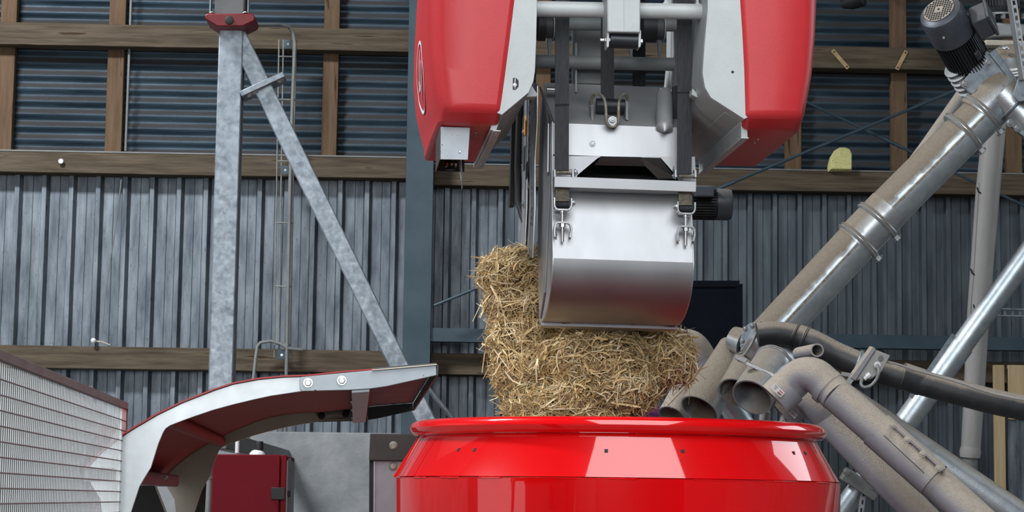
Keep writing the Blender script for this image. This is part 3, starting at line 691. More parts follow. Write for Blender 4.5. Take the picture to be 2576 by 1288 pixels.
lip = MB().prism([G.at(x0l, dl - .012, zz(815, dl)), G.at(x0l, dl - .012, zz(826, dl)), G.at(x0l, dl + .03, zz(829, dl)), G.at(x0l, dl + .03, zz(819, dl))], G.ex * (x1l - x0l)).build('cutting_lip', 'stainless', grip, bevel=.001)
MB().tube([G.at(X0 + .02, dl - .013, zz(814, dl) + .002), G.at((X0 + X1) / 2, dl - .014, zz(814, dl)), G.at(X1 - .02, dl - .013, zz(814, dl) + .001)], .0035, 8).build('lip_weld', 'grimy_steel', lip)
mb = MB()
for k in range(26):
    x = random.choice((random.uniform(X0 + .01, X0 + .09), random.uniform(X1 - .05, X1 - .01), random.uniform(X0, X1)))
    mb.ball(G.at(x, dl - .018 + random.uniform(-.003, .003), zz(817 + random.uniform(-3, 2), dl)), random.uniform(.002, .006), 8, (1.8, 1, .6))
mb.build('caked_feed', 'grimy_steel', lip, kind='stuff')
# near side plate of the jaw, following the profile, with a rolled front edge
sp = [(.36, zz(252, .36)), (.05, zz(312, .05)), (.035, zz(395, .035)), (.03, zz(463, .03)), (-.05, zz(655, -.05))] + [(d, zz(py, d)) for d, py in R_[1:]] + [(dl + .06, zz(818, dl + .06)), (.42, zz(640, .42)), (.44, zz(430, .44)), (.42, zz(300, .42))]
for xs_, nm in ((X0 - .004, 'side_plate'), (X1, 'side_plate')):
    MB().prism([G.at(xs_, d, z) for d, z in sp], G.ex * .005).build(nm, 'stainless_side', grip, bevel=.0015)
edge = [(.03, zz(468, .03)), (.06, zz(540, .06)), (.085, zz(600, .085)), (.09, zz(660, .09)), (.12, zz(740, .12)), (dl - .02, zz(806, dl - .02))]
MB().tube([G.at(X0 - .007, d, z) for d, z in edge], .0035, 8).build('side_stiffener', 'stainless', grip)
edge = [(.28, zz(255, .28)), (.15, zz(300, .15)), (.12, zz(340, .12)), (.12, zz(420, .12)), (.10, zz(447, .10))]
MB().tube([G.at(X0 - .007, d, z) for d, z in edge], .003, 8).build('side_stiffener', 'stainless', grip)
fl = [(.40, zz(226, .40)), (.26, zz(262, .26)), (.13, zz(320, .13)), (.13, zz(425, .13)), (.10, zz(450, .10)), (.09, zz(440, .09)), (.10, zz(318, .10)), (.22, zz(255, .22))]
MB().prism([G.at(X0 - .012, d, z) for d, z in fl], G.ex * .006).build('side_flange', 'stainless', grip, bevel=.001)
# linkage arm plates further back on the left side
def sideplate(poly, x, th, name, mat, bevel=.0015): return MB().prism([G.at(x, d, z) for d, z in poly], G.ex * th).build(name, mat, grip, bevel=bevel)
bz = lambda py, d: zl_(py, d, 1360)
ap = [(.30, bz(215, .30)), (.42, bz(208, .42)), (.50, bz(225, .50)), (.52, bz(330, .52)), (.54, bz(430, .54)), (.60, bz(520, .60)), (.60, bz(640, .60)), (.34, bz(650, .34)), (.30, bz(520, .30)), (.33, bz(400, .33)), (.28, bz(300, .28))]
arm = sideplate(ap, X0 - .030, .006, 'link_arm', 'stainless_side')
ap2 = [(.50, bz(225, .50)), (.60, bz(235, .60)), (.68, bz(330, .68)), (.66, bz(440, .66)), (.74, bz(535, .74)), (.76, bz(600, .76)), (.70, bz(640, .70)), (.52, bz(640, .52)), (.48, bz(520, .48)), (.50, bz(400, .50))]
arm2 = sideplate(ap2, X0 - .040, .006, 'link_arm', 'stainless_side')
MB().tube([G.at(X0 - .041, d, bz(py, d)) for d, py in ((.30, 215), (.31, 300), (.36, 395), (.33, 455), (.32, 520), (.35, 640))], .003, 8).build('arm_edge', 'stainless', grip)
for d, py, par, xx in ((.40, 482, arm, .031), (.46, 467, arm, .031), (.55, 515, arm2, .041), (.36, 545, arm, .031), (.36, 533, arm, .031), (.36, 560, arm, .031), (.60, 335, arm2, .041), (.45, 260, arm, .031)):
    hexbolt(par, G.at(X0 - xx, d, bz(py, d)), -G.ex, .010, 'pivot_bolt')
# slots in arm
for d, py0, py1, mt_ in ((.57, 370, 430, 'black'), (.47, 410, 450, 'black')):
    sideplate([(d - .03, bz(py0, d)), (d + .03, bz(py0, d)), (d + .03, bz(py1, d)), (d - .03, bz(py1, d))], X0 - .0415, .001, 'arm_slot', mt_, 0)
og = [(.50, bz(318, .50)), (.56, bz(292, .56)), (.58, bz(338, .58)), (.50, bz(345, .50))]
sideplate(og, X0 - .0435, .004, 'warning_tag', 'orange', 0)
# black hose down the back of the arm
MB().tube([G.at(X0 - .05, .62, bz(200, .62)), G.at(X0 - .055, .64, bz(300, .64)), G.at(X0 - .055, .66, bz(420, .66)), G.at(X0 - .05, .66, bz(510, .66)), G.at(X0 - .03, .62, bz(560, .62))], .012, 12).build('hydraulic_hose', 'black', grip)
MB().prism([G.at(X0 - .075, .70, bz(190, .7)), G.at(X0 - .06, .70, bz(190, .7)), G.at(X0 - .06, .70, bz(520, .7)), G.at(X0 - .075, .70, bz(520, .7))], G.ey * .05).build('rear_guide', 'black', grip)
# lever pin
MB().tube([G.px(1375, 226, .34), G.px(1412, 228, .34)], m(8, 6.8), 16).build('hinge_pin', 'zinc', grip)
# bolt on the front and the bolt on right side
hexbolt(grip, G.px(1491, 361, .038), -G.ey, .0075)
hexbolt(grip, G.px(1692, 422, .02), G.ex, .006, washer=False)
# hydraulic cylinder standing on the right shoulder
cy0, cy1 = G.px(1672, 322, .03), G.px(1671, 240, .17)
cyl = MB().lathe(cy0, cy1 - cy0, [(-.02, .003), (0, m(14, 6.6)), (.003, m(21, 6.6)), ((cy1 - cy0).length, m(21, 6.6))], 24).build('cylinder_sleeve', 'stainless_top', grip)
MB().tube([G.px(1656, 231, .24), G.px(1692, 233, .24)], .010, 14).build('cylinder_pin', 'brass', cyl)
for x_ in (1660, 1688): MB().prism([G.px(x_, 222, .22), G.px(x_ + 6, 222, .22), G.px(x_ + 9, 242, .22), G.px(x_ - 3, 242, .22)], G.ey * .03).build('cylinder_clevis', 'stainless', cyl, bevel=.001)
MB().prism([G.px(1692, 218, .15), G.px(1706, 214, .15), G.px(1706, 318, .15), G.px(1692, 300, .15)], G.ey * .02).build('shoulder_gusset', 'black', grip)
# guide roller with two lugs and a bent wire guard
gr = MB().tube([G.px(1500, 266, .16), G.px(1577, 269, .16)], m(19, 6.66), 24).build('strap_roller', 'rubber', grip)
for x_ in (1486, 1573):
    MB().prism([G.px(x_, 248, .14), G.px(x_ + 8, 248, .14), G.px(x_ + 8, 303, .10), G.px(x_ + 1, 300, .10)], G.ey * .05).build('roller_lug', 'stainless', gr, bevel=.001)
    hexbolt(gr, G.px(x_ + 2, 266, .135), -G.ex if x_ < 1530 else G.ex, .006)
wp = [(1488, 262, .10), (1489, 246, .08), (1497, 237, .06), (1507, 237, .05), (1518, 246, .03), (1523, 262, .02), (1525, 290, .015), (1526, 306, .02), (1532, 316, .025), (1541, 319, .028), (1550, 316, .025), (1556, 306, .02), (1556, 280, .015), (1557, 256, .02), (1563, 243, .05), (1570, 237, .06), (1577, 241, .08), (1579, 256, .10)]
gd = []
for i in range(len(wp) - 1):
    for k in range(4):
        t = k / 4; p0, p1, p2, p3 = [V(wp[max(0, min(len(wp) - 1, i + j))]) for j in (-1, 0, 1, 2)]
        q = .5 * ((2 * p1) + (p2 - p0) * t + (2 * p0 - 5 * p1 + 4 * p2 - p3) * t * t + (3 * p1 - p0 - 3 * p2 + p3) * t ** 3); gd.append(G.px(q[0], q[1], q[2]))
MB().tube(gd, m(4, 6.5), 10).build('wire_guard', 'grimy_steel', gr)
MB().lathe(G.px(1541, 307, .03), -G.ey, [(-.03, m(14, 6.5)), (.006, m(14, 6.5))], 18).build('guard_foot', 'stainless', gr)
hexbolt(gr, G.px(1541, 300, .018), -G.ey, .007)
# the bright cross bar with its end tabs, pins, clevises and tension bolts
zb0, zb1 = G.loc(1394, 443, -.05)[1], G.loc(1394, 471, -.05)[1]
xb0, xb1 = G.loc(1394, 455, -.05)[0], G.loc(1752, 460, -.05)[0]
bar = MB().prism([G.at(xb0, -.05, zb0), G.at(xb1, -.05, zb0), G.at(xb1, -.05, zb1), G.at(xb0, -.05, zb1)], G.ey * .05).build('cross_bar', 'stainless', grip, bevel=.002)
for x_, s_ in ((1393, 1), (1439, 1), (1697, 1), (1747, 1)):
    MB().prism([G.px(x_, 426, -.045), G.px(x_ + 5, 426, -.045), G.px(x_ + 6, 446, -.045), G.px(x_, 446, -.045)], G.ey * .03).build('bar_tab', 'stainless', bar, bevel=.001)
for a_, c_, e_ in ((1399, 1440, 1452), (1706, 1748, 1690)):
    yy = 433 if a_ < 1500 else 442
    MB().tube([G.px(a_, yy - 1, -.03), G.px(c_, yy, -.03)], m(7, 6.45), 16).build('strap_pin', 'grimy_steel', bar)
    hexbolt(bar, G.px((1446 if a_ < 1500 else 1699), yy + 1, -.03), G.ex if a_ < 1500 else -G.ex, .0085, h=1.1)
def tension(px0, dy, sgn):
    """strap end, clevis, threaded bolt and welded stirrup"""
    g = lambda x, y, d=-.045: G.px(px0 + x, y + dy, d)
    st = MB().prism([g(4, 474, -.035), g(38, 474, -.035), g(39, 506, -.05), g(5, 506, -.05)], G.ey * .008).build('strap_end', 'strap_dirty', grip)
    MB().tube([g(5, 512, -.03), g(39, 513, -.03)], m(12, 6.45), 18).build('strap_loop', 'strap_black', st)
    cl_ = MB()
    path = [(1, 498), (1, 517), (3, 524), (9, 528), (35, 529), (41, 525), (44, 518), (44, 500)]
    for i in range(len(path) - 1): cl_.bar(g(*path[i]), g(*path[i + 1]), .0055, .024, (g(*path[i + 1]) - g(*path[i])).cross(G.ey))
    clv = cl_.build('clevis', 'zinc', grip, bevel=.0006)
    hexbolt(clv, g(47 if sgn > 0 else -2, 511), G.ex * sgn, .0085, h=1.1)
    MB().lathe(g(22, 528), g(22, 610) - g(22, 528), [(0, .0085), (.010, .0085), (.0101, .0048), ((g(22, 608) - g(22, 528)).length, .0048)], 12).build('threaded_bolt', 'zinc', clv)
    MB().lathe(g(22, 562), g(22, 570) - g(22, 562), [(0, .0095), (.012, .0095)], 6).build('lock_nut', 'zinc', clv)
    sp_ = MB(); path = [(2, 597), (1, 580), (3, 566), (8, 560), (36, 561), (42, 566), (44, 580), (40, 598)]
    for i in range(len(path) - 1): sp_.bar(g(*path[i]), g(*path[i + 1]), .0055, .022, (g(*path[i + 1]) - g(*path[i])).cross(G.ey))
    sp__ = sp_.build('stirrup', 'zinc', grip, bevel=.0006)
    w = MB()
    for k in range(14): w.ball(G.px(px0 + random.choice((3, 41)) + random.uniform(-3, 3), 590 + dy + random.uniform(-8, 14), -.028), random.uniform(.002, .005), 8)
    w.build('weld_spatter', 'grimy_steel', sp__, kind='stuff')
tension(1393, 0, 1); tension(1703, 10, -1)

# lifting straps: things of their own
def strap(x0t, x1t, x0b, x1b, yb, d, lb, mat='strap_black', yt=-260):
    o = thing('lifting_strap', lb, 'strap', H.px((x0b + x1b) / 2, yb, d), 'black lifting straps of the gripper')
    rings = []; n = 14
    for i in range(n + 1):
        t = i / n; y = yt + (yb - yt) * t
        a = x0t + (x0b - x0t) * t; c = x1t + (x1b - x1t) * t; w = .0015 * math.sin(t * 9)
        pa, pc = H.px(a, y, d), H.px(c, y, d)
        rings.append([pa + H.ey * w, pc + H.ey * w, pc + H.ey * (w + .006), pa + H.ey * (w + .006)])
    MB().loft(rings).build('webbing', mat, o, smooth=30)
    return o
s1 = strap(1397, 1433, 1396, 1431, 428, -.045, 'front left black lifting strap running down to the cross bar of the gripper')
s2 = strap(1705, 1741, 1704, 1740, 437, -.045, 'front right black lifting strap running down to the cross bar of the gripper')
strap(1512, 1545, 1512, 1545, 262, .17, 'centre black strap between the grey post and the small roller on the gripper')
strap(1592, 1624, 1592, 1624, 224, .45, 'short rear black strap seen behind the small roller of the grey post')
for s_, xa, xb, ya, d in ((s1, 1397, 1432, 262, -.049), (s2, 1704, 1740, 231, -.049)):
    MB().bar(H.px(xa, ya, d), H.px(xb, ya - 1, d), .002, .003, H.ez).build('stitched_fold', 'strap_black', s_)
# ================================================================== GALVANISED POST AND BRACE (left)
DP = 8.5
post = thing('galvanised_post', 'tall galvanised square steel post carrying a red rail bracket at the left', 'post', P(558, 1088, DP))
def vpost(pa, pb, w, d): # upright square tube seen in perspective, truly vertical
    return None
px0, px1 = P(545, 300, DP), P(606, 300, DP)
xp0, xp1, yp = px0.x - .002, px1.x - .002, px0.y
ztp = P(575, 66, DP).z; zft = P(558, 1088, DP).z
MB().bx(xp0, xp1, yp, yp + .105, zft, ztp).build('post_tube', 'galv', post, bevel=.006, seg=3)
MB().bx(xp0 + .02, xp1 - .02, yp + .02, 11.62, zft - .07, zft).build('console_arm', 'conduit', post, bevel=.004)
xm_ = (xp0 + xp1) / 2
rb = MB(); yb_ = yp - .03
pr_ = [P(515, 37, DP - .03), P(523, 34, DP - .03), P(632, 34, DP - .03), P(642, 41, DP - .03), P(639, 52, DP - .03), P(610, 66, DP - .03), P(546, 66, DP - .03), P(516, 47, DP - .03)]
rbr = rb.prism(pr_, (0, .17, 0)).build('rail_bracket', 'bracket_red', post, label='red rail bracket', bevel=.004)
MB().lathe(P(577, 51, DP - .032), (0, -1, 0), [(-.01, m(11, DP)), (.004, m(11, DP)), (.006, m(8, DP))], 20).build('pivot_cap', 'black', rbr)
for q in (533, 617): hexbolt(rbr, P(q, 33, DP), (0, 0, 1), .009)
rail = thing('crane_rail', 'grey steel rail section resting on the red bracket of the galvanised post', 'rail', P(575, 34, DP))
a = P(537, 33, DP); c = P(612, 33, DP)
MB().bx(a.x, c.x, yp - .02, yp + .14, a.z - .001, a.z + .22).build('rail_tube', 'rail_grey', rail, bevel=.005)
for q in (522, 618): 
    p = P(q, 30, DP); MB().bx(p.x - .003, p.x + .003, yp + .03, yp + .08, p.z, p.z + .2).build('hanger_rod', 'galv', rail)
MB().bx(P(533, 20, DP).x, P(616, 20, DP).x, yp - .03, yp + .15, a.z - .001, a.z + .008).build('rail_foot', 'rail_grey', rail)
br = thing('diagonal_brace', 'slanted galvanised square steel brace running from the tall post down to the red drum', 'brace', P(1085, 1075, DP))
b0, b1 = atY(592, 80, yp + .062), atY(1092, 1100, yp + .062)
n_ = V((0, 1, 0)); perp = (b1 - b0).cross(n_)
MB().bar(b0, b1, m(56, DP) * .86, .085, perp).build('brace_tube', 'galv', br, bevel=.006, seg=3)
t_ = (b1 - b0).normalized()
k0, k1 = atY(609, 244, yp + .055), atY(717, 194, yp + .055)
pl_ = MB().bar(k0, k1, .13, m(14, DP), (0, 1, 0)).build('joint_plate', 'galv', br, bevel=.002)
for q in (.17, .30, .88):
    p = k0.lerp(k1, q); hexbolt(pl_, p + t_ * .012 + V((0, -.03, 0)), t_, .013); hexbolt(pl_, p - t_ * .012 + V((0, -.02, 0)), -t_, .011)
MB().tube([P(1060, 955, DP + .5), P(1150, 1068, DP + .5), P(1240, 1180, DP + .5), P(1660, 1705, DP + .5), P(1800, 2420, DP + .5)], .011, 10).build('brace_rod', 'galv', None, 'thin galvanised rod slanting down beside the foot of the brace', 'rod')

# ================================================================== CURVED FEED HOOD (foreground left)
K = Frame(P(1099, 917, 4.0), 1.5 - 4.22)
WID = 1.62
hood = thing('feed_hood', 'curved galvanised and red sheet-metal hood arching over from the lower left', 'hood', P(420, 1400, 4.8))
up_e = [(940, 932), (860, 938), (777, 947), (714, 944 + 5), (650, 955), (586, 967), (540, 982), (491, 1001), (458, 1014), (427, 1029), (396, 1044), (364, 1063), (340, 1077), (318, 1091), (285, 1115), (250, 1144), (216, 1181)]
lo_e = [(229, 1219), (252, 1255), (262, 1340), (312, 1340), (330, 1288), (351, 1224), (365, 1200), (380, 1176), (388, 1150), (399, 1115), (411, 1087), (417, 1078), (427, 1071), (455, 1060), (485, 1049), (535, 1032), (586, 1018), (640, 1005), (682, 996), (762, 984), (882, 979), (940, 977)]
near = [K.px(*p, 0) for p in up_e + lo_e]
MB().prism(near, K.ey * .005).build('near_flange', 'chute_zinc', hood, bevel=.001)
MB().prism([p + K.ey * WID for p in near], K.ey * .005).build('far_flange', 'far_flange', hood, bevel=.001)
# folded bend of the leg
# red top sheet with its thickness
top = [K.px(*p, 0) for p in up_e]
def norm2(pts):
    out = []
    for i in range(len(pts)):
        t = (pts[min(i + 1, len(pts) - 1)] - pts[max(i - 1, 0)]).normalized(); n = t.cross(K.ey); n = n if n.z > 0 else -n; out.append(n)
    return out
nn = norm2(top)
ring = [p + n * .0035 for p, n in zip(top, nn)] + [p + n * .0005 for p, n in zip(top, nn)][::-1]
MB().prism([p - K.ey * .006 for p in ring], K.ey * (WID + .017)).build('top_sheet', 'chute_red', hood, smooth=40)
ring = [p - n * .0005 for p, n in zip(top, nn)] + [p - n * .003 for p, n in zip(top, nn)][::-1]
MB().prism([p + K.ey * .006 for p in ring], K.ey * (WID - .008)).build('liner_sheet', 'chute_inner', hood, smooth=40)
# bolted grey outlet extension
ext = [(757, 948), (937, 931), (1000, 925), (1097, 918), (1098, 944), (1035, 958), (972, 972), (930, 978), (882, 981), (800, 983), (760, 984), (754, 979), (753, 953)]
exn = MB().prism([K.px(*p, -.006) for p in ext], K.ey * .006).build('outlet_plate', 'chute_grey', hood, label='grey bolted outlet side plate', bevel=.0012)
MB().prism([K.px(*p, -.006) + K.ey * (WID + .006) for p in ext], K.ey * .006).build('outlet_plate', 'dark_grey', hood, bevel=.0012)
for px_, py_ in ((775, 963), (860, 957)):
    hexbolt(exn, K.px(px_, py_, -.007), -K.ey, .0068)
    c = K.px(px_, py_, 0) + K.ey * (WID - .002); MB().lathe(c, -K.ey, [(0, .010), (.004, .010), (.006, .006), (.016, .006)], 8).build('star_nut', 'black', hood)
et = [K.px(934, 930, 0), K.px(1097, 917, 0)]
MB().prism([et[0], et[1], et[1] + V((0, 0, .0035)), et[0] + V((0, 0, .0035))], K.ey * WID).build('outlet_top', 'dark_grey', hood)
MB().bar(K.px(936, 931, -.007), K.px(1099, 917, -.007), .010, .0022, K.ey).build('outlet_edge', 'far_flange', hood)
e0 = K.px(1098, 918, 0); MB().prism([e0, e0 + K.ex * .004, e0 + K.ex * .004 - V((0, 0, .021)), e0 - V((0, 0, .021))], K.ey * WID).build('outlet_lip', 'panel_brown', hood, bevel=.0008)
# cross channel under the outlet
c0, c1 = K.px(885, 980, .0), K.px(930, 977, .0)
mb = MB(); dz = V((0, 0, .019)); cc = [c0 - V((0, 0, .001)), c1 - V((0, 0, .001)), c1 - dz, c0 - dz]
chn = MB().prism([c0 - V((0, 0, .0)), c1 - V((0, 0, .0)), c1 - dz * .35, c0 - dz * .35], K.ey * WID).build('cross_channel', 'chute_grey', hood, bevel=.001)
for q in (.25, .5, .8): hexbolt(chn, c0 + K.ey * WID * q - dz * .18, -K.ex, .005)
# cross tube
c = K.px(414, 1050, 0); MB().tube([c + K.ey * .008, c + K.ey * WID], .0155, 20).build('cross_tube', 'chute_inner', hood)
c = K.px(250, 1190, 0); tb = MB().prism([c + K.ex * x + V((0, 0, z)) for x, z in ((-.03, .012), (.03, .012), (.034, .006), (.034, -.012), (.03, -.018), (-.03, -.018))], K.ey * (WID * .86)).build('lower_bracket', 'brown_frame', hood, bevel=.002)
for x_, y_ in ((377, 1195), (414, 1199)): 
    MB().lathe(P(x_, y_, 4.7), -K.ey, [(-.03, .005), (.004, .005)], 10).build('bracket_bolt', 'zinc', hood)
MB().prism([P(*p, 4.75) for p in ((345, 1222), (392, 1222), (419, 1292), (432, 1350), (310, 1350), (326, 1292))], K.ey * .004).build('inner_flap', 'panel_brown', hood)
MB().bar(P(391, 1222, 4.745), P(420, 1295, 4.745), .004, .006, K.ex).build('flap_edge', 'far_flange', hood)
MB().prism([P(*p, 5.55) for p in ((507, 1185), (530, 1118), (520, 1200), (512, 1350), (462, 1350), (470, 1250))], K.ey * .004).build('inner_flap', 'panel_brown', hood)
# ================================================================== WIRE MESH GUARD (foreground far left)
g0 = P(318, 1013, 4.0); gd_ = Frame(g0, 1.5 - 4.22)
gp = lambda t, z: g0 - gd_.ey * t + V((0, 0, z))     # t metres towards us along the panel
LEN = 1.62; ZB = -.55
guard = thing('mesh_guard', 'fine white wire mesh guard panel in a dark frame at the lower left corner', 'guard', gp(.8, ZB))
fr = MB().prism([gp(0, 0) - gd_.ex * .004, gp(0, 0) + gd_.ex * .004, gp(0, -.0135) + gd_.ex * .004, gp(0, -.0135) - gd_.ex * .004], -gd_.ey * LEN).build('top_rail', 'brown_frame', guard, bevel=.0008)
MB().prism([gp(0, 0) - gd_.ex * .003, gp(0, 0) + gd_.ex * .004, gp(.004, 0) + gd_.ex * .004, gp(.004, 0) - gd_.ex * .003], V((0, 0, ZB))).build('end_rail', 'brown_frame', guard)
MB().prism([gp(.005, -.014) - gd_.ex * .003, gp(.005, -.014) + gd_.ex * .001, gp(.075, -.014) + gd_.ex * .001, gp(.075, -.014) - gd_.ex * .003], V((0, 0, ZB + .014))).build('edge_strip', 'mesh_zinc', guard)
MB().prism([gp(0, ZB) - gd_.ex * .004, gp(0, ZB) + gd_.ex * .004, gp(0, ZB - .014) + gd_.ex * .004, gp(0, ZB - .014) - gd_.ex * .004], -gd_.ey * LEN).build('bottom_rail', 'brown_frame', guard)
mb = MB(); t = .02
while t < LEN:
    mb.tube([gp(t, -.010) - gd_.ex * .0014, gp(t, ZB) - gd_.ex * .0014], .00068 if t > .07 else .00055, 6); t += .0165
mb.build('upright_wires', 'mesh_zinc', guard, kind='stuff')
mb = MB()
for k in range(28): mb.tube([gp(0, -.036 - k * .0193) + gd_.ex * .0008, gp(LEN, -.036 - k * .0193) + gd_.ex * .0008], .0011, 6)
mb.build('cross_wires', 'brown_frame', guard, kind='stuff')
for t in (.35, 1.3): MB().bx(*(lambda p: (p.x - .02, p.x + .02, p.y - .02, p.y + .02, 0, p.z))(gp(t, ZB - .01))).build('guard_leg', 'brown_frame', guard)
# dark red conveyor side behind the mesh
cv = thing('conveyor_casing', 'dark red conveyor casing showing through the wire mesh', 'conveyor', K.px(120, 1400, .1))
pc = [K.px(*p, .06) for p in ((-260, 860), (40, 930), (180, 985), (225, 1020), (262, 1060), (230, 1120), (205, 1181), (235, 1290), (240, 1420), (-260, 1420))]
MB().prism(pc, K.ey * .25).build('casing_body', 'panel_brown', cv, bevel=.004)
z_ = pc[0]
MB().bar(K.px(-200, 1290, .055), K.px(225, 1290, .055), .03, .01, UP).build('casing_rib', 'panel_brown', cv)
q0 = K.px(-100, 1420, .3); MB().bx(q0.x, q0.x + .3, q0.y, q0.y + .8, 0, q0.z).build('casing_stand', 'panel_brown', cv)
p_ = K.px(412, 1395, .4); MB().bx(p_.x - .25, p_.x - .05, p_.y, p_.y + .6, 0, p_.z - .02).build('hood_stand', 'chute_zinc', hood)

# ================================================================== RED CABINET
DC = 8.1
cab = thing('red_cabinet', 'dark red metal control cabinet with a black hinge below the hood', 'cabinet', P(628, 1450, DC))
a, c = P(535, 1142, DC), P(706, 1145, DC); yc = a.y
bx0, bx1, bz1 = a.x, P(721, 1145, DC).x, a.z
MB().bx(bx0, bx1, yc + .025, yc + .40, .3, bz1 - .004).build('cabinet_body', 'cabinet_red', cab, bevel=.004)
MB().bx(bx0, c.x - .002, yc, yc + .022, .32, bz1).build('cabinet_door', 'cabinet_red', cab, bevel=.004)
MB().bx(c.x + .003, bx1, yc + .002, yc + .024, .3, bz1).build('door_jamb', 'cabinet_red', cab, bevel=.003)
for dz in (.06, .33): 
    MB().bx(bx1, bx1 + .004, yc + .06 + dz * .3, yc + .09 + dz * .3, .3, bz1 - .01).build('side_rib', 'conduit', cab, bevel=.001)
MB().bx(bx1, bx1 + .003, yc + .02, yc + .38, .3, bz1 - .02).build('side_skin', 'housing_dark', cab)
h0, h1 = P(683, 1226, DC - .01), P(717, 1257, DC - .01)
hg = MB().bx(h0.x, h1.x, yc - .009, yc, h1.z, h0.z).build('hinge', 'black', cab, bevel=.002)
for q in (689, 709):
    for r_ in (1232, 1251): hexbolt(hg, P(q, r_, DC - .012), (0, -1, 0), .0048, 'hinge_screw', 'zinc')
MB().bx(bx1 + .003, bx1 + .012, yc + .05, yc + .08, P(727, 1250, DC).z, P(727, 1234, DC).z).build('side_latch', 'black', cab, bevel=.003)
MB().bx(bx0 + .03, bx1 - .03, yc + .05, yc + .38, 0, .3).build('cabinet_plinth', 'dark_grey', cab)
sr = thing('warning_siren', 'white dome with a black stub standing on the red cabinet', 'siren', V((P(640, 1140, DC + .15).x, yc + .15, bz1)))
c = V((P(638, 1140, DC).x, yc + .15, bz1 - .004))
MB().lathe(c, (0, 0, 1), [(0, .033), (.012, .031), (.022, .022), (.026, .012)], 20).build('siren_dome', 'white_plastic', sr)
MB().lathe(c + V((.006, 0, .02)), (0, 0, 1), [(0, .017), (.036, .017), (.04, .015)], 16).build('siren_stub', 'black', sr)
cb = thing('cabinet_cable', 'short white cable conduit rising from the red cabinet', 'cable', V((P(586, 1140, DC).x, yc + .15, bz1)))
c = V((P(586, 1140, DC).x, yc + .15, bz1 - .004)); MB().tube([c, c + V((0, 0, .06)), c + V((-.012, .02, .14))], .008, 10).build('cable_sleeve', 'white_plastic', cb)
MB().lathe(c, (0, 0, 1), [(0, .014), (.012, .014), (.013, .010)], 8).build('cable_gland', 'conduit', cb)
gpst = thing('round_post', 'slim galvanised round post standing left of the red cabinet', 'post', P(524, 1400, 9.6))
MB().tube([V((P(526, 1200, 9.6).x, P(526, 1200, 9.6).y, 0)), V((P(526, 1200, 9.6).x, P(526, 1200, 9.6).y, P(530, 1090, 9.6).z))], m(9, 9.6), 16).build('post_tube', 'conduit', gpst)
MB().lathe(P(526, 1204, 9.6), (0, 0, 1), [(0, m(11, 9.6)), (.014, m(11, 9.6))], 16).build('post_clip', 'zinc', gpst)

# ================================================================== DARK MACHINE PANEL LEFT OF THE DRUM
DM = 7.75
mast = thing('machine_mast', 'dark brown plate above a grey panel standing behind the left edge of the drum', 'panel', P(985, 1400, DM))
pp = [P(*q, DM) for q in ((931, 1090), (1060, 1092), (1060, 1160), (928, 1158))]
mp1 = MB().prism(pp, (0, .05, 0)).build('brown_plate', 'panel_brown', mast, bevel=.003)
pp = [P(*q, DM + .03) for q in ((943, 1158), (1060, 1160), (1060, 1560), (941, 1560))]
mp2 = MB().prism(pp, (0, .05, 0)).build('grey_panel', 'panel_grey', mast, bevel=.003)
MB().prism([P(*q, DM + .05) for q in ((929, 1157), (944, 1157), (942, 1560), (927, 1560))], (0, .03, 0)).build('black_strip', 'black', mast)
MB().prism([P(*q, DM + .02) for q in ((940, 1160), (944, 1160), (942, 1560), (938, 1560))], (0, .03, 0)).build('bright_edge', 'chute_grey', mast)
for q, mt_ in (((990, 1121), 'grimy_steel'), ((989, 1173), 'grimy_steel')):
    MB().lathe(P(*q, DM - .001 + (.03 if q[1] > 1150 else 0)), (0, -1, 0), [(-.005, .017), (.004, .016), (.006, .010), (.012, .010)], 14).build('cap_screw', mt_, mast)
q = P(985, 1300, DM + .1); MB().bx(q.x - .2, q.x + .2, q.y, q.y + .2, 0, q.z).build('mast_foot', 'dark_grey', mast)
# ================================================================== PIPES AND AUGERS (right)
def tubeP(pts, rpx, name, mat, par=None, seg=24, **kw):
    w = [P(*p) for p in pts]; r = [m(q, p[2]) for q, p in zip(rpx, pts)] if isinstance(rpx, (list, tuple)) else [m(rpx, p[2]) for p in pts]
    return MB().tube(w, r, seg).build(name, mat, par, **kw)
def bend(pts, n=6):
    """smooth a polyline of (px, py, D) points"""
    out = []
    for i in range(len(pts) - 1):
        for k in range(n):
            t = k / n; p0, p1, p2, p3 = [V(pts[max(0, min(len(pts) - 1, i + j))]) for j in (-1, 0, 1, 2)]
            out.append(tuple(.5 * ((2 * p1) + (p2 - p0) * t + (2 * p0 - 5 * p1 + 4 * p2 - p3) * t * t + (3 * p1 - p0 - 3 * p2 + p3) * t ** 3)))
    return out + [tuple(pts[-1])]
def ringP(a, c, t, rpx, wpx, D, name, mat, par, lug=0):
    """clamp ring round the pipe a->c at fraction t"""
    p0, p1 = P(*a), P(*c); ax = (p1 - p0).normalized(); o = p0.lerp(p1, t); w = m(wpx, D); r = m(rpx, D)
    rg_ = MB().lathe(o - ax * w / 2, ax, [(0, r * .97), (w * .12, r * 1.035), (w * .3, r * 1.07), (w * .44, r * 1.02), (w * .56, r * 1.02), (w * .7, r * 1.07), (w * .88, r * 1.035), (w, r * .97)], 40).build(name, mat, par)
    if lug:
        sd = ax.cross(FW).normalized() * lug; c_ = o + sd * (r * 1.15)
        MB().box(c_, ax * m(7, D), sd.normalized() * m(8, D), FW * m(6, D)).build('clamp_lug', mat, rg_, bevel=.003)
        MB().tube([c_ - ax * m(13, D) + sd * m(3, D), c_ + ax * m(11, D) + sd * m(3, D)], m(3, D), 8).build('clamp_bolt', 'zinc', rg_)
    return rg_
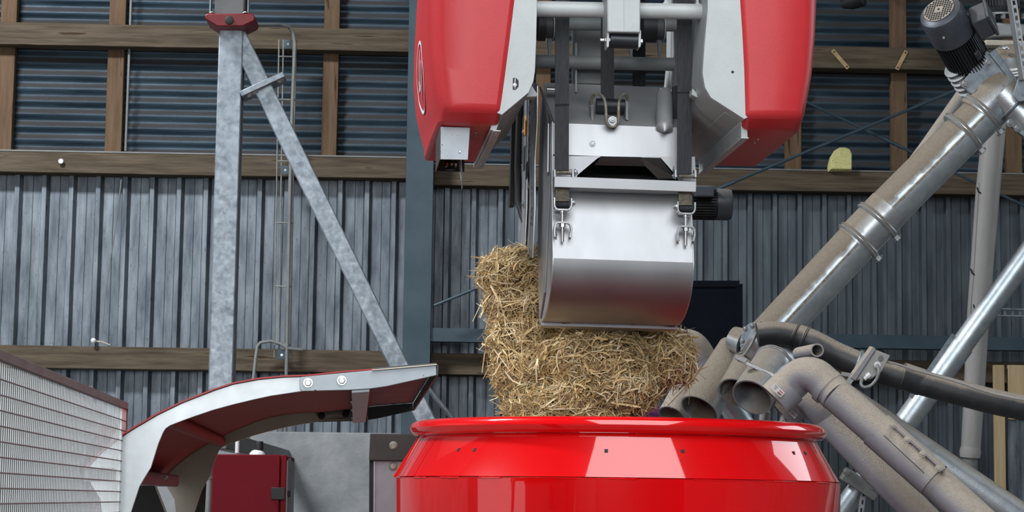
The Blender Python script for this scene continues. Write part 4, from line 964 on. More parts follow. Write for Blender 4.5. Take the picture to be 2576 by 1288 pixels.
# --- main diagonal conveying tube
D1 = 8.2
A0, A1, A2 = (2528, 232, D1), (2205, 555, D1), (1905, 880, D1)
main = thing('conveying_tube', 'thick dusty galvanised conveying tube running diagonally from upper right to the pipe cluster', 'tube', P(1905, 880, D1))
tubeP([A0, A1], 53.5, 'upper_tube', 'spiral_steel', main, 48)
tubeP([A1, A2], 53.5, 'lower_tube', 'spiral_steel', main, 48)
tubeP([(2236, 524, D1), (2150, 613, D1)], 55, 'coupling_sleeve', 'galv_dusty', main, 48)
for a, c, t, lg in (((2207, 553, D1), (2160, 604, D1), 0, 1), ((2207, 553, D1), (2160, 604, D1), 1, 1), ((2422, 331, D1), (2470, 283, D1), 0, -1), ((2422, 331, D1), (2470, 283, D1), 1, -1)):
    ringP(a, c, t, 58, 17, D1, 'clamp_ring', 'galv_dusty', main, lg)
# lapped seams along the tube
for (a, c) in ((A0, (2236, 524, D1)), ((2150, 613, D1), A2)):
    p0, p1 = P(*a), P(*c); ax = (p1 - p0).normalized(); upn = (-FW - ax * (-FW).dot(ax)).normalized(); sd = ax.cross(upn)
    off = (upn * .99 + sd * .0).normalized() * (m(53.5, D1) + .0005)
    MB().bar(p0 + off, p1 + off, .004, .010, off).build('lap_seam', 'grimy_steel', main)
# small second pipe behind the main tube
tubeP([(2440, 215, 8.9), (2330, 372, 8.9), (2200, 545, 8.9)], 19, 'side_pipe', 'pvc_dusty', None, 20, label='thin dusty pipe running just behind the thick diagonal tube', cat='pipe')
# --- drive head: dusty tee, bracket plate, gearbox
head = thing('auger_tee', 'dusty tee fitting with a steel bracket plate at the top of the diagonal tube', 'pipe fitting', P(2490, 250, D1))
tubeP([(2462, 290, D1), (2500, 243, D1), (2520, 218, D1 + .02)], [57, 57, 55], 'tee_body', 'galv_dusty', head, 40)
tubeP([(2520, 235, D1 - .03), (2576, 290, D1 - .05), (2640, 350, D1 - .08)], [46, 44, 44], 'tee_branch', 'galv_dusty', head, 36)
ringP((2548, 262, D1 - .04), (2590, 304, D1 - .06), .2, 47, 8, D1, 'clamp_ring', 'galv', head)
pp = [P(*q, D1 + .02) for q in ((2416, 212), (2444, 225), (2462, 200), (2495, 150), (2540, 190), (2556, 205), (2558, 190), (2506, 122), (2492, 130), (2482, 126))]
pp = [P(*q, D1 - .045) for q in ((2416, 213), (2482, 127), (2490, 132), (2503, 122), (2557, 197), (2552, 212), (2500, 250), (2440, 235))]
bp = MB().prism(pp, (FW - UP * .2) * .012).build('bracket_plate', 'galv', head, bevel=.002)
hexbolt(bp, P(2487, 157, D1 - .047), -FW, .012); hexbolt(bp, P(2428, 211, D1 - .047), -FW, .012); hexbolt(bp, P(2550, 204, D1 - .047), -FW, .010)
MB().bar(P(2490, 133, D1 - .05), P(2548, 208, D1 - .05), .008, .012, UP).build('bracket_fold', 'galv', head)
# bolted flange strip below branch
fs = MB().prism([P(*q, D1 - .12) for q in ((2530, 306), (2536, 302), (2640, 375), (2640, 395))], FW * .01).build('flange_strip', 'galv', head)
for q in ((2541, 309), (2560, 322)): hexbolt(fs, P(*q, D1 - .125), -FW, .011)
# gearbox and motor
D2 = 8.15
mo = thing('drive_motor', 'dusty dark electric motor with a perforated fan cowl at the upper right', 'motor', P(2420, 170, D2))
ax = (P(2455, 190, D2 + .12) - P(2362, 25, D2 - .11)); axn = ax.normalized(); o = P(2362, 25, D2 - .11)
rm = m(56, D2)
L_ = ax.length
cow = MB().lathe(o, axn, [(0, rm * .55), (.002, rm * .74), (.012, rm * .93), (.03, rm), (L_ * .37, rm)], 48).build('fan_cowl', 'motor_blue', mo)
MB().lathe(o - axn * .0035, axn, [(0, .001), (0, rm * .70), (.004, rm * .70)], 40).build('cowl_grille', 'pvc_dusty', mo, smooth=30)
gx = axn.cross(V((0, 0, 1))).normalized(); gy = axn.cross(gx)
hm = MB(); st_ = rm * .118
for i in range(-6, 7):
    for j in range(-6, 7):
        x, y = i * st_, j * st_
        if (rm * .2) < math.hypot(x, y) < rm * .64: hm.box(o - axn * .0042 + gx * x + gy * y, gx * st_ * .33, gy * st_ * .33, axn * .0006)
hm.build('grille_holes', 'black', cow, kind='stuff')
MB().lathe(o - axn * .006, axn, [(0, .004), (.004, .005)], 10).build('shaft_end', 'black', cow)
body = MB().lathe(o + axn * L_ * .36, axn, [(0, rm * .80), (L_ * .5, rm * .80), (L_ * .52, rm * .90), (L_ * .58, rm * .90), (L_ * .6, rm * .7)], 40).build('motor_body', 'motor_dark', mo)
fn = MB()
for k in range(44):
    a = 2 * PI * k / 44; rd = gx * math.cos(a) + gy * math.sin(a); tn = axn.cross(rd)
    fn.box(o + axn * L_ * .60 + rd * rm * .86, rd * rm * .10, tn * rm * .018, axn * L_ * .235)
fn.build('cooling_fins', 'motor_dark', body, kind='stuff')
for a in (-.25, -1.2):
    rd = -FW; rd = (rd - axn * rd.dot(axn)).normalized(); sd = axn.cross(rd); r2 = rd * math.cos(a) + sd * math.sin(a)
    MB().box(o + axn * L_ * (.62 if a > -1 else .7) + r2 * rm * .92, r2 * rm * .12, axn.cross(r2) * rm * .16, axn * rm * .22).build('foot_pad', 'motor_dark', body, bevel=.004)
hexbolt(cow, P(2374, 95, D2 - .14), -FW, .0035); hexbolt(cow, P(2435, 36, D2 - .12), (RT - FW).normalized(), .0035)
# terminal box on the right shoulder
rdm = (RT - axn * RT.dot(axn)).normalized(); sdm = axn.cross(rdm)
tbx = MB().box(o + axn * L_ * .36 + rdm * rm * 1.35 - FW * .02, rdm * rm * .38, sdm * rm * .55, axn * rm * .58).build('terminal_box', 'motor_blue', mo, bevel=.008)
MB().box(o + axn * L_ * .36 + rdm * rm * 1.76 - FW * .02, rdm * rm * .08, sdm * rm * .62, axn * rm * .64).build('terminal_lid', 'motor_blue', tbx, bevel=.006)
gb = thing('gear_unit', 'dusty grey gearbox between the motor and the bracket plate', 'gearbox', P(2425, 220, D2))
g_o = o + axn * L_ * .96
MB().lathe(g_o, axn, [(0, rm * .62), (.01, rm * .66), (.02, rm * .55), (.05, rm * .55)], 30).build('gear_flange', 'housing_dark', gb)
for k in range(5):
    c = P(2400 + k * 8, 168 + k * 12, D2 + .06); MB().lathe(c, axn.lerp(RT, .2), [(0, .03), (.004, .048), (.009, .048), (.013, .03)], 20).build('gear_rib', 'housing_dark', gb)
MB().box(P(2425, 195, D2 + .08), RT * m(20, D2), UP * m(22, D2), FW * .04).build('gear_case', 'housing_dark', gb, bevel=.008)
# --- second motor and slotted strut at top right corner
m2 = thing('rear_motor', 'second dark motor with fins partly hidden behind the slotted strut', 'motor', P(2520, 45, 8.8))
q = P(2519, -10, 8.8); MB().lathe(P(2519, -60, 8.8), -UP, [(0, m(42, 8.8)), (.13, m(42, 8.8)), (.16, m(36, 8.8)), (.175, m(30, 8.8))], 36).build('motor_body', 'motor_dark', m2)
fn = MB()
for k in range(36):
    a = 2 * PI * k / 36; rd = RT * math.cos(a) + FW * math.sin(a); fn.box(q + rd * m(42, 8.8), rd * .006, UP.cross(rd) * .0015, UP * .05)
fn.build('cooling_fins', 'motor_dark', m2, kind='stuff')
MB().lathe(P(2518, 34, 8.8), -UP, [(0, m(38, 8.8)), (.008, m(38, 8.8))], 36).build('motor_flange', 'housing_dark', m2)
MB().prism([P(*z, 8.78) for z in ((2483, 55), (2576, 60), (2640, 62), (2640, 90), (2483, 92))], FW * .1).build('gear_case', 'housing_dark', m2, bevel=.01)
MB().prism([P(*z, 8.76) for z in ((2480, 100), (2640, 104), (2640, 116), (2480, 114))], FW * .12).build('mount_plate', 'far_flange', m2, bevel=.003)
for k in range(4): MB().lathe(P(2498 + k * 26, 47, 8.75), UP, [(0, .012), (.02, .012), (.024, .006)], 6).build('mount_bolt', 'zinc', m2)
el = thing('flange_elbow', 'dusty round duct with ribbed white seal behind the bracket plate', 'duct', P(2540, 180, 8.5))
MB().lathe(P(2545, 190, 8.5), (UP * .8 - RT * .15 + FW * -.3), [(0, m(58, 8.5)), (.05, m(58, 8.5)), (.1, m(50, 8.5)), (.12, m(30, 8.5))], 36).build('duct_body', 'galv_dusty', el)
for k in range(3): MB().lathe(P(2545, 178 - k * 7, 8.47), (UP * .8 - RT * .15 - FW * .3), [(0, m(56 - k, 8.5)), (.003, m(60 - k, 8.5)), (.006, m(60 - k, 8.5)), (.009, m(56 - k, 8.5))], 36).build('seal_ring', 'white_plastic', el)
hexbolt(el, P(2525, 123, 8.38), UP, .016)
ss = thing('slotted_strut', 'perforated galvanised angle strut hanging down at the upper right corner', 'strut', P(2573, 200, 8.0))
s0, s1 = P(2537, -30, 8.0), P(2574, 200, 8.0); dn = (s1 - s0).normalized(); sx = (RT - dn * RT.dot(dn)).normalized()
MB().bar(s0 - sx * m(5, 8), s1 - sx * m(5, 8), m(9, 8), .004, sx).build('strut_flange', 'conduit', ss)
MB().bar(s0 + sx * m(13, 8), s1 + sx * m(13, 8), m(4, 8), .004, sx).build('strut_flange', 'chute_grey', ss)
MB().bar(s0 + sx * m(2, 8), s1 + sx * m(2, 8), m(4, 8), .004, sx).build('strut_flange', 'chute_grey', ss)
for k in range(12):
    p = s0.lerp(s1, (k + .5) / 12); MB().bar(p + sx * m(7, 8) - dn * m(4, 8), p + sx * m(7, 8) + dn * m(4, 8), m(9, 8), .004, sx).build('strut_web', 'chute_grey', ss)
MB().prism([P(*z, 8.02) for z in ((2562, 195), (2600, 190), (2600, 250), (2562, 256), (2548, 240))], FW * .01).build('strut_foot', 'galv', ss, bevel=.002)

# --- upright pale PVC pipe
pv = thing('upright_pipe', 'pale grey upright plastic pipe with black cable ties at the right', 'pipe', P(2440, 1420, 10.2))
tubeP([(2503, 300, 10.2), (2485, 480, 10.2), (2460, 800, 10.2), (2451, 980, 10.2), (2441, 1150, 10.2)], [29, 30, 27.5, 26, 24], 'pipe_body', 'pvc_light', pv, 28)
tubeP([(2443, 1122, 10.2), (2441, 1136, 10.2), (2440, 1150, 10.2)], [24, 27, 25], 'pipe_collar', 'pvc_light', pv, 28)
tubeP([(2440, 1148, 10.2), (2434, 1420, 10.2)], [19, 17], 'pipe_tail', 'conduit', pv, 20)
tubeP([(2462, 460, 10.1), (2447, 700, 10.1), (2435, 850, 10.1)], 3, 'control_cable', 'pvc_light', pv, 8)
for px_, py_ in ((2459, 480), (2443, 685), (2450, 775)):
    MB().tube([P(px_ - 1, py_ - 8, 10.1), P(px_ + 2, py_ + 1, 10.08), P(px_ + 9, py_ + 7, 10.08)], m(2, 10), 8).build('cable_tie', 'black', pv)
# --- slender steel pipe crossing behind
sp_ = thing('slender_pipe', 'slim galvanised pipe slanting down to the left behind the dusty pipes', 'pipe', P(2110, 1330, 9.0))
tubeP([(2700, 480, 9.0), (2410, 882, 9.0)], 28, 'upper_tube', 'spiral_clean', sp_, 32)
tubeP([(2420, 868, 9.0), (2280, 1062, 9.0)], 31, 'lower_sleeve', 'spiral_clean', sp_, 32)
tubeP([(2285, 1055, 9.0), (2090, 1325, 9.0)], 27, 'lower_tube', 'spiral_clean', sp_, 32)
p0, p1 = P(2400, 842, 8.94), P(2290, 1000, 8.94)
MB().bar(p0, p1, .02, .004, UP).build('sleeve_seam', 'galv', sp_)
p0, p1 = P(2135, 1195, 8.95), P(2182, 1225, 8.95)
MB().bar(P(2122, 1190, 8.94), P(2205, 1245, 8.94), m(34, 9), .07, UP).build('pipe_saddle', 'conduit', sp_, bevel=.004)
MB().bar(P(2174, 1225, 8.93), P(2160, 1330, 8.93), m(14, 9), .004, RT).build('slotted_hanger', 'chute_grey', sp_)
for k in range(5): MB().bar(P(2173 - k * 3, 1238 + k * 20, 8.926), P(2172 - k * 3, 1248 + k * 20, 8.926), m(4, 9), .003, RT).build('hanger_slot', 'black', sp_)
for q in ((2130, 1186), (2196, 1222)): hexbolt(sp_, P(*q, 8.9), -FW, .012)

# --- three dusty feed pipes to the lower right
fp = thing('front_feed_pipe', 'front dusty plastic feed pipe with an elbow and a white sticker', 'pipe', P(2480, 1330, 6.95))
D4 = 7.2
tubeP(bend([(1962, 995, D4 + .1), (1990, 966, D4 + .1), (2018, 944, D4 + .08), (2050, 945, D4 + .05), (2078, 968, D4 + .03), (2105, 995, D4)]), 44, 'elbow', 'pvc_dusty', fp, 36)
MB().pipe(P(1952, 1005, D4 + .1), P(1985, 972, D4 + .1), m(48, D4), m(48, D4), .006, 36).build('socket', 'pvc_dusty', fp)
tubeP([(2075, 968, D4 + .03), (2087, 979, D4 + .02)], 47, 'elbow_collar', 'pvc_dusty', fp, 36)
tubeP([(2100, 990, D4), (2285, 1150, 7.1), (2500, 1345, 6.95)], [43, 44, 45], 'pipe_body', 'pvc_dusty', fp, 36)
tubeP([(2205, 1080, 7.15), (2350, 1208, 7.05)], 47.5, 'half_sleeve', 'pvc_dusty', fp, 36)
fl_ = MB().bar(P(2243, 1062, 7.08), P(2376, 1182, 6.98), m(9, 7), .02, UP).build('sleeve_flange', 'pvc_dusty', fp, bevel=.002)
for q in ((2244, 1070), (2282, 1106), (2321, 1142), (2361, 1178)): hexbolt(fl_, P(q[0], q[1], 7.03 - (q[0] - 2244) * .0008), (-FW + UP * .4).normalized(), .0085, 'sleeve_bolt', 'pvc_dusty')
MB().tube([P(2223, 1095, 7.05), P(2260, 1130, 7.03), P(2325, 1190, 6.99)], .0012, 6).build('sleeve_crack', 'black', fp)
stk = MB().prism([P(*q, D4 - .0) - FW * 0 for q in ((1941, 974), (1948, 966), (1976, 989), (1969, 1000))], FW * .0006)
def sticker(c, w, h, par, red=False):
    """paper label wrapped on the socket, with bar code and print"""
    axs = (P(1985, 972, D4 + .1) - P(1952, 1005, D4 + .1)).normalized(); n = -FW; n = (n - axs * n.dot(axs)).normalized(); tn = axs.cross(n)
    base = P(*c); rows = []
    s_ = MB().box(base, tn * w / 2, axs * h / 2, n * .0008).build('paper_label', 'sticker', par)
    for k in range(7): MB().box(base + n * .001 + tn * (w * (.12 + .05 * k)) - axs * h * .22, tn * w * .012 * (1 + k % 2), axs * h * .16, n * .0003).build('bar_code', 'ink_black', s_)
    for k in range(3): MB().box(base + n * .001 - tn * w * .2 + axs * h * (.3 - .22 * k), tn * w * (.16 - .03 * k), axs * h * .03, n * .0003).build('printed_line', 'ink_black', s_)
    if red: MB().box(base + n * .001 + tn * w * .28 + axs * h * .2, tn * w * .16, axs * h * .08, n * .0003).build('printed_line', 'ink_red', s_)
sticker((1956, 981, 7.2), .05, .022, fp, True)
lpn = thing('lower_feed_pipe', 'lower dusty plastic feed pipe tucked under the front one', 'pipe', P(2330, 1330, 7.4))
tubeP(bend([(1978, 1040, 7.55), (2005, 1018, 7.55), (2035, 1010, 7.52), (2062, 1030, 7.5), (2085, 1058, 7.5)]), 38, 'elbow', 'pvc_dusty', lpn, 32)
MB().pipe(P(1968, 1046, 7.55), P(2000, 1020, 7.55), m(41, 7.5), m(41, 7.5), .006, 32).build('socket', 'pvc_dusty', lpn)
tubeP([(2080, 1052, 7.5), (2200, 1178, 7.42), (2370, 1350, 7.3)], 39, 'pipe_body', 'pvc_dusty', lpn, 32)
s_ = MB().prism([P(*q, 7.46) for q in ((1983, 1038), (1990, 1030), (2006, 1044), (1999, 1054))], -FW * .001).build('paper_label', 'sticker', lpn)
for k in range(4): MB().bar(P(1990 + 3 * k, 1041 + 2.5 * k, 7.457), P(1994 + 3 * k, 1036 + 2.5 * k, 7.457), .002, .0006, RT).build('printed_line', 'ink_black', s_)
frg = MB()
for k in range(14):
    a = P(1966 + random.uniform(-3, 6), 1046 + random.uniform(-2, 6), 7.5); frg.bar(a, a + V((random.uniform(-.008, .008), 0, random.uniform(-.03, -.012))), .002, .0008)
frg.build('frayed_tape', 'sticker', lpn, kind='stuff')
rp = thing('rear_feed_pipe', 'rear bluish steel feed pipe with dust on top, behind the front one', 'pipe', P(2600, 1330, 7.9))
tubeP([(2100, 988, 7.95), (2340, 1150, 7.9), (2650, 1360, 7.85)], 39, 'pipe_body', 'galv_part', rp, 36)
ringP((2100, 988, 7.95), (2340, 1150, 7.9), .02, 40, 12, 7.95, 'clamp_ring', 'galv_dusty', rp)
# --- black hose with small sensor box
hs = thing('black_hose', 'thick black rubber hose with dust on top curving across to the right', 'hose', P(2300, 1000, 7.7))
tubeP(bend([(1905, 842, 7.75), (1950, 838, 7.75), (2000, 846, 7.75), (2045, 862, 7.73), (2110, 895, 7.72), (2190, 927, 7.7), (2290, 955, 7.68), (2420, 990, 7.66), (2520, 1015, 7.65), (2680, 1045, 7.65)]), [30] * 13 + [32] * 42, 'hose_body', 'hose_black', hs, 32)
for (a, c, t, r_, w_) in (((2000, 846, 7.75), (2045, 862, 7.73), .0, 32, 8), ((2000, 846, 7.75), (2045, 862, 7.73), .55, 33, 10), ((2110, 895, 7.72), (2190, 927, 7.7), .75, 33, 7)):
    ringP(a, c, t, r_, w_, 7.72, 'hose_band', 'hose_black', hs)
tubeP([(2268, 945, 7.68), (2318, 962, 7.68)], 34.5, 'hose_joint', 'hose_black', hs, 32)
ringP((2110, 895, 7.72), (2190, 927, 7.7), .60, 34, 9, 7.71, 'hose_clamp', 'galv', hs)
tubeP(bend([(2170, 905, 7.5), (2240, 912, 7.5), (2300, 930, 7.52), (2400, 958, 7.52), (2500, 990, 7.52), (2640, 1018, 7.52)]), 3.2, 'signal_cable', 'pvc_light', hs, 8)
sn = thing('sensor_box', 'small grey sensor box with a cable clamped on the black hose', 'sensor', P(2180, 960, 7.45))
bq = [(2148, 957), (2170, 917), (2206, 879), (2240, 893), (2222, 930), (2196, 952), (2163, 962)]
MB().prism([P(*q, 7.46) for q in ((2150, 955), (2203, 880), (2240, 894), (2218, 935), (2190, 955))], FW * .045).build('box_body', 'pvc_light', sn, bevel=.003)
MB().prism([P(*q, 7.445) for q in ((2140, 950), (2195, 872), (2204, 878), (2152, 958))], FW * .06).build('box_cover', 'pvc_dusty', sn, bevel=.002)
MB().lathe(P(2216, 901, 7.457), -FW, [(0, m(7, 7.4)), (.002, m(7, 7.4))], 18).build('blank_plug', 'conduit', sn)
MB().lathe(P(2206, 918, 7.457), -FW, [(0, m(9, 7.4)), (.008, m(9, 7.4)), (.009, m(6, 7.4)), (.014, m(6, 7.4))], 8).build('cable_gland', 'sticker', sn)
MB().lathe(P(2180, 948, 7.45), P(2195, 935, 7.45) - P(2180, 948, 7.45), [(-.012, .008), (0, .008), (.0, .011), (.016, .011)], 8).build('cable_gland', 'sticker', sn)
tubeP(bend([(2207, 918, 7.44), (2211, 935, 7.42), (2204, 955, 7.42), (2190, 970, 7.42), (2174, 974, 7.42), (2166, 966, 7.43), (2170, 950, 7.45)]), 4, 'sensor_cable', 'conduit', sn, 10)
MB().bar(P(2132, 965, 7.46), P(2150, 942, 7.46), .02, .012, RT).build('mount_clip', 'galv_dusty', sn)
MB().bar(P(2118, 940, 7.5), P(2148, 945, 7.48), .012, .02, UP).build('mount_arm', 'galv_dusty', sn)
# --- the galvanised distributor and its spouts
ds = thing('distributor', 'dusty galvanised distributor housing where the diagonal tube meets the spouts', 'distributor', P(1960, 960, 7.8))
D5 = 7.85
tubeP([(1880, 845, D5), (1915, 862, D5), (2060, 955, D5)], [40, 55, 55], 'housing_tube', 'galv_part', ds, 40)
ringP((1880, 845, D5), (1915, 862, D5), .35, 46, 8, D5, 'housing_rim', 'galv_dusty', ds)
MB().lathe(P(1884, 846, D5 - .02), P(1870, 840, D5 - .03) - P(1884, 846, D5 - .02), [(0, m(36, D5)), (.004, m(36, D5)), (.0045, m(28, D5)), (.012, m(28, D5))], 32).build('end_cap', 'galv', ds)
for q in ((1868, 858), (1875, 828), (1893, 820)): hexbolt(ds, P(*q, D5 - .09), -RT - FW, .008)
tubeP([(1842, 850, D5 + .08), (1872, 862, D5 + .05)], [30, 36], 'rear_cap', 'galv_dusty', ds, 28)
tubeP([(1890, 868, D5 + .12), (1858, 905, D5 + .12)], 42, 'inlet_stub', 'galv_dusty', ds, 32)
# spouts: hollow tubes that open downwards
def spout(a, c, r0, r1, lb, mat, D=None, rings=()):
    o = thing('feed_spout', lb, 'spout', P(*c), 'open feed spouts above the drum')
    MB().pipe(P(*a), P(*c), m(r0, a[2]), m(r1, c[2]), .006, 40).build('spout_tube', mat, o)
    for t in rings: ringP(a, c, t, r0 + (r1 - r0) * t, 9, a[2], 'spout_ring', 'galv_dusty', o)
    return o
spout((1950, 905, 7.66), (1892, 1000, 7.50), 47, 54, 'clean galvanised feed spout in front, opening down to the drum', 'galv_part', rings=(.06,))
spout((1890, 905, 7.92), (1850, 988, 7.78), 40, 46, 'dusty middle feed spout half hidden behind the clean one', 'galv_dusty', rings=(.15,))
spout((1850, 880, 8.02), (1760, 1032, 7.84), 45, 52, 'large dusty slanted feed spout with its mouth near the rim', 'galv_dusty')
ck = MB().bar(P(1856, 903, 7.52), P(1955, 948, 7.5), m(10, 7.5), .012, UP).build('clamp_lever', 'galv_dusty', ds, bevel=.002)
MB().bar(P(1850, 897, 7.51), P(1878, 908, 7.51), m(13, 7.5), .02, UP).build('lever_latch', 'galv_dusty', ds, bevel=.002)
ro = thing('grey_elbow_spout', 'grey plastic elbow pipe behind the straw ending in an open dusty mouth', 'pipe', P(1690, 1065, 8.3))
tubeP(bend([(1722, 860, 8.3), (1745, 868, 8.3), (1765, 895, 8.3), (1778, 940, 8.3), (1768, 975, 8.3), (1735, 1000, 8.3)]), 34, 'elbow', 'pvc_dusty', ro, 32)
tubeP([(1724, 861, 8.3), (1690, 850, 8.7), (1640, 838, 10.5), (1625, 790, 11.95)], 30, 'wall_pipe', 'pvc_dusty', ro, 24)
MB().pipe(P(1720, 990, 8.3), P(1690, 1048, 8.22), m(34, 8.3), m(36, 8.3), .006, 36).build('open_mouth', 'pvc_dusty', ro)
tubeP([(1925, 1035, 8.2), (1918, 1100, 8.2), (1905, 2440, 8.2)], 13, 'stub_pipe', 'pvc_dusty', None, 20, label='thin dusty pipe standing below the galvanised spouts', cat='pipe')
tubeP([(1830, 1010, 8.45), (1880, 1085, 8.45), (2000, 1400, 8.45), (2010, 2400, 8.45)], 30, 'short_duct', 'spiral_clean', None, 24, label='short bluish duct leaning behind the slanted spouts', cat='duct')
so = thing('small_open_tube', 'short small grey tube with an open round end below the black hose', 'tube', P(2045, 895, 7.4))
MB().pipe(P(2010, 890, 7.6), P(2056, 881, 7.35), m(17, 7.5), m(17, 7.4), .005, 28).build('tube_body', 'pvc_dusty', so)
pu = thing('purple_machine', 'dark purple machine casing low behind the drum and straw', 'machine', P(1680, 1300, 9.2))
MB().prism([P(*q, 9.2) for q in ((1560, 1045), (1600, 1030), (1780, 1042), (1800, 1075), (1800, 1330), (1560, 1330))], FW * .3).build('machine_casing', 'purple', pu, bevel=.01)
for q in ((1592, 1056), (1735, 1055), (1650, 1060)): hexbolt(pu, P(*q, 9.19), -FW, .010)
q = P(1680, 1310, 9.4); MB().bx(q.x - .3, q.x + .3, q.y, q.y + .3, 0, q.z).build('machine_foot', 'dark_grey', pu)
# motor behind the bucket
m3 = thing('auger_motor', 'dark blue electric motor lying level behind the right edge of the bucket', 'motor', P(1770, 555, 9.3))
a0, a1 = P(1690, 512, 9.3), P(1842, 515, 9.3); axm = (a1 - a0).normalized(); Lm = (a1 - a0).length; rm3 = m(40, 9.3)
bd3 = MB().lathe(a0, axm, [(0, rm3 * .85), (Lm * .76, rm3 * .85), (Lm * .762, rm3 * .6)], 36).build('motor_body', 'motor_dark', m3)
MB().lathe(a0 + axm * Lm * .74, axm, [(0, rm3), (Lm * .19, rm3), (Lm * .24, rm3 * .93), (Lm * .26, rm3 * .7)], 36).build('fan_cowl', 'motor_blue', m3)
fn = MB()
for k in range(34):
    a = 2 * PI * k / 34; rd = UP * math.cos(a) + FW * math.sin(a); fn.box(a0 + axm * Lm * .37 + rd * rm3 * .9, rd * rm3 * .1, axm.cross(rd) * rm3 * .02, axm * Lm * .35)
fn.build('cooling_fins', 'motor_dark', bd3, kind='stuff')
c = P(1770, 482, 9.22); MB().box(c, axm * m(24, 9.3), UP * m(14, 9.3), FW * .05).build('terminal_box', 'motor_blue', m3, bevel=.006)
MB().prism([P(*q, 9.25) for q in ((1660, 470), (1692, 470), (1692, 560), (1660, 560))], FW * .12).build('gear_case', 'dark_grey', m3, bevel=.008)
tubeP([(1672, 555, 9.36), (1650, 800, 9.36), (1630, 1020, 9.36)], 20, 'auger_tube', 'galv', m3, 24)
# ================================================================== THE STRAW
MT = bpy.data.materials.new('straw'); MT.use_nodes = True; nt = MT.node_tree; bs = nt.nodes['Principled BSDF']; bs.inputs['Roughness'].default_value = .55
at = nt.nodes.new('ShaderNodeAttribute'); at.attribute_name = 'tint'; nt.links.new(at.outputs['Color'], bs.inputs['Base Color']); bs.inputs['Specular IOR Level'].default_value = .35
MAT['straw'] = MT
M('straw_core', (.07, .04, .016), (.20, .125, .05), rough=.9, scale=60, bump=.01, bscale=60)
DS = 7.0
blobs = [(1285, 690, 80, 62, 7.00, .10), (1305, 660, 55, 36, 7.0, .09), (1300, 770, 78, 75, 7.0, .11), (1318, 850, 88, 85, 7.0, .14), (1340, 930, 98, 90, 6.98, .18), (1360, 1010, 88, 80, 6.95, .20), (1430, 930, 110, 85, 6.92, .20),
         (1440, 1010, 130, 75, 6.9, .22), (1530, 920, 120, 88, 6.90, .20), (1560, 975, 90, 72, 6.86, .18), (1480, 1060, 120, 45, 6.9, .2), (1380, 1070, 95, 40, 6.9, .2), (1620, 905, 90, 75, 6.97, .16), (1680, 875, 50, 52, 7.02, .10), (1705, 910, 38, 55, 7.04, .07), (1600, 985, 45, 42, 6.9, .12), (1450, 850, 100, 40, 6.98, .12), (1600, 848, 100, 32, 7.0, .1)]
rng = np.random.default_rng(11)
BL = []
for px_, py_, rx, ry, D, rd in blobs: BL.append((np.array(P(px_, py_, D)), m(rx, D), rd, m(ry, D)))
bC = np.array([q[0] for q in BL]); bR = np.array([[q[1], q[2], q[3]] for q in BL])
straw = thing('straw_clump', None, None, P(1450, 1085, 6.95))
tag(straw, 'loose clump of golden straw spilling out below the steel gripper into the drum', 'straw', kind='stuff')
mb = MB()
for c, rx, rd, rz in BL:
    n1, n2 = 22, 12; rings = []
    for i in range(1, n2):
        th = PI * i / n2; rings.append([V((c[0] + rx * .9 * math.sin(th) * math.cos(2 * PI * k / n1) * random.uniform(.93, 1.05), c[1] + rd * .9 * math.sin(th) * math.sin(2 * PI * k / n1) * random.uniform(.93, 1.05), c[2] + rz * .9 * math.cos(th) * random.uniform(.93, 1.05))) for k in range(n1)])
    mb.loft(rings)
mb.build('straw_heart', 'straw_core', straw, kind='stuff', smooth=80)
N = 16000
area_ = np.array([(r[0] * r[2] + .6 * r[0] * r[1] + .6 * r[1] * r[2]) for r in bR]); pb = area_ / area_.sum()
bi = rng.choice(len(BL), size=N * 3, p=pb)
u = rng.normal(size=(N * 3, 3)); u[:, 1] = np.where(rng.random(N * 3) < .7, -np.abs(u[:, 1]), u[:, 1]); u /= np.linalg.norm(u, axis=1)[:, None]
pos = bC[bi] + u * bR[bi] * rng.uniform(.86, 1.04, (N * 3, 1))
nrm = u / bR[bi]; nrm /= np.linalg.norm(nrm, axis=1)[:, None]
inside = np.zeros(len(pos), bool)
for k in range(len(BL)):
    d = (((pos - bC[k]) / (bR[k] * .84)) ** 2).sum(1); inside |= (d < 1) & (bi != k)
sel = np.where(~inside)[0][:N]; pos = pos[sel]; nrm = nrm[sel]; n = len(sel)
# strands lie mostly in the surface, in locally shared directions, some stick out
tmp = rng.normal(size=(n, 3)); flow = np.stack([np.sin(pos[:, 2] * 23 + pos[:, 0] * 11), .3 * np.cos(pos[:, 0] * 17), np.cos(pos[:, 0] * 19 - pos[:, 2] * 13)], 1)
dirv = tmp * .8 + flow * .9; dirv -= nrm * (dirv * nrm).sum(1)[:, None]; dirv /= np.linalg.norm(dirv, axis=1)[:, None]
out = rng.normal(0, .22, n); stick = rng.random(n) < .11; out[stick] = rng.uniform(.3, 1.0, stick.sum())
dirv += nrm * out[:, None]; dirv /= np.linalg.norm(dirv, axis=1)[:, None]
ln = rng.gamma(2.6, .015, n) + .012; ln[stick] *= 1.15
big = rng.random(n) < .09; ln[big] = rng.uniform(.045, .10, big.sum())
wd = np.clip(rng.gamma(1.7, .0014, n) + .0007, .0007, .008)
wd[big] = rng.uniform(.003, .0075, big.sum())
sidev = np.cross(dirv, nrm + rng.normal(0, .6, (n, 3))); sidev /= np.linalg.norm(sidev, axis=1)[:, None]
bendv = rng.normal(0, .16, (n, 3)) * ln[:, None] - np.array([0, 0, .06]) * ln[:, None]
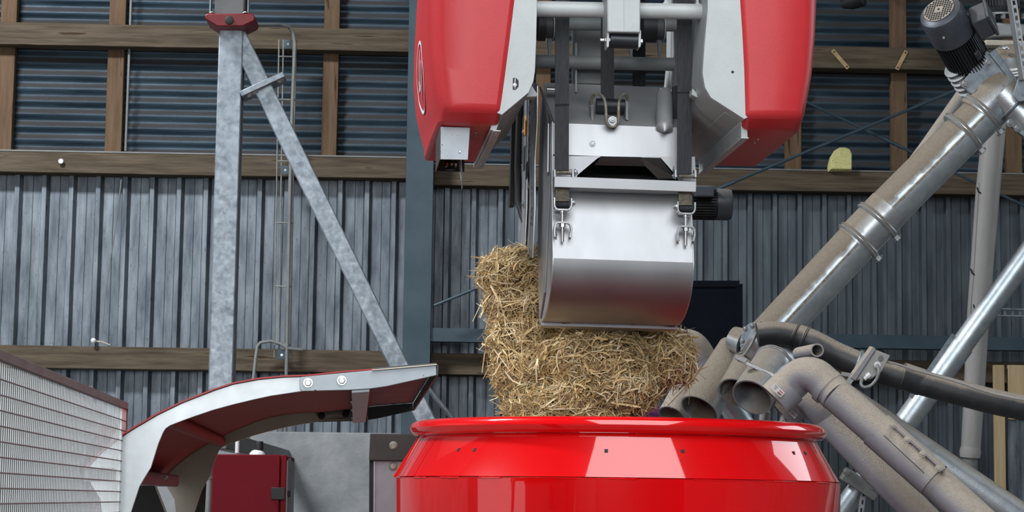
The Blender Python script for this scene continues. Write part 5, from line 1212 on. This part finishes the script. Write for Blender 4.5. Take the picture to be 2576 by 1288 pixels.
bump_ = np.sin(pos[:, 0] * 61 + np.sin(pos[:, 2] * 47) * 2) * np.sin(pos[:, 2] * 53 + np.cos(pos[:, 0] * 39) * 2)
lift = nrm * (bump_ * .016 + rng.uniform(-.004, .012, n))[:, None]
nx = np.cross(dirv, sidev)
fold = nx * (wd * .45)[:, None]
ts = (-.5, -.17, .17, .5); rows = []
for q in ts:
    c = pos + lift + dirv * (ln * q)[:, None] + bendv * (q * q * 4 - .35)
    w = (wd * (.5 if abs(q) < .4 else .32))[:, None]
    rows += [c - sidev * w, c + fold * .5, c + sidev * w]
VV = np.stack(rows, 1).reshape(-1, 3)
base = np.arange(n)[:, None] * 12; FF = []
for r_ in range(3):
    for s_ in range(2):
        FF.append(base + np.array([[r_ * 3 + s_, r_ * 3 + s_ + 1, r_ * 3 + s_ + 4, r_ * 3 + s_ + 3]]))
FF = np.stack(FF, 1).reshape(-1, 4)
org = np.array(P(1450, 1085, 6.95)); me = bpy.data.meshes.new('straw_strands')
me.vertices.add(len(VV)); me.vertices.foreach_set('co', (VV - org).astype(np.float32).ravel())
me.loops.add(FF.size); me.loops.foreach_set('vertex_index', FF.astype(np.int32).ravel())
me.polygons.add(len(FF)); me.polygons.foreach_set('loop_start', (np.arange(len(FF)) * 4).astype(np.int32)); me.polygons.foreach_set('loop_total', np.full(len(FF), 4, np.int32))
me.update(calc_edges=True)
pal = np.array([(.74, .55, .28), (.84, .68, .40), (.62, .42, .19), (.90, .78, .54), (.40, .24, .10), (.78, .62, .36), (.95, .87, .68)])
tc = pal[rng.choice(len(pal), n, p=[.22, .24, .14, .15, .08, .11, .06])] * rng.uniform(.66, 1.18, (n, 1)) * np.array([1.04, .98, .90])
ca = me.color_attributes.new('tint', 'FLOAT_COLOR', 'POINT'); cols = np.ones((n * 12, 4), np.float32); cols[:, :3] = np.repeat(tc, 12, 0); ca.data.foreach_set('color', cols.ravel())
me.materials.append(MT); so_ = bpy.data.objects.new('straw_strands', me); COL.objects.link(so_); place(so_, V(org), straw); so_['kind'] = 'stuff'
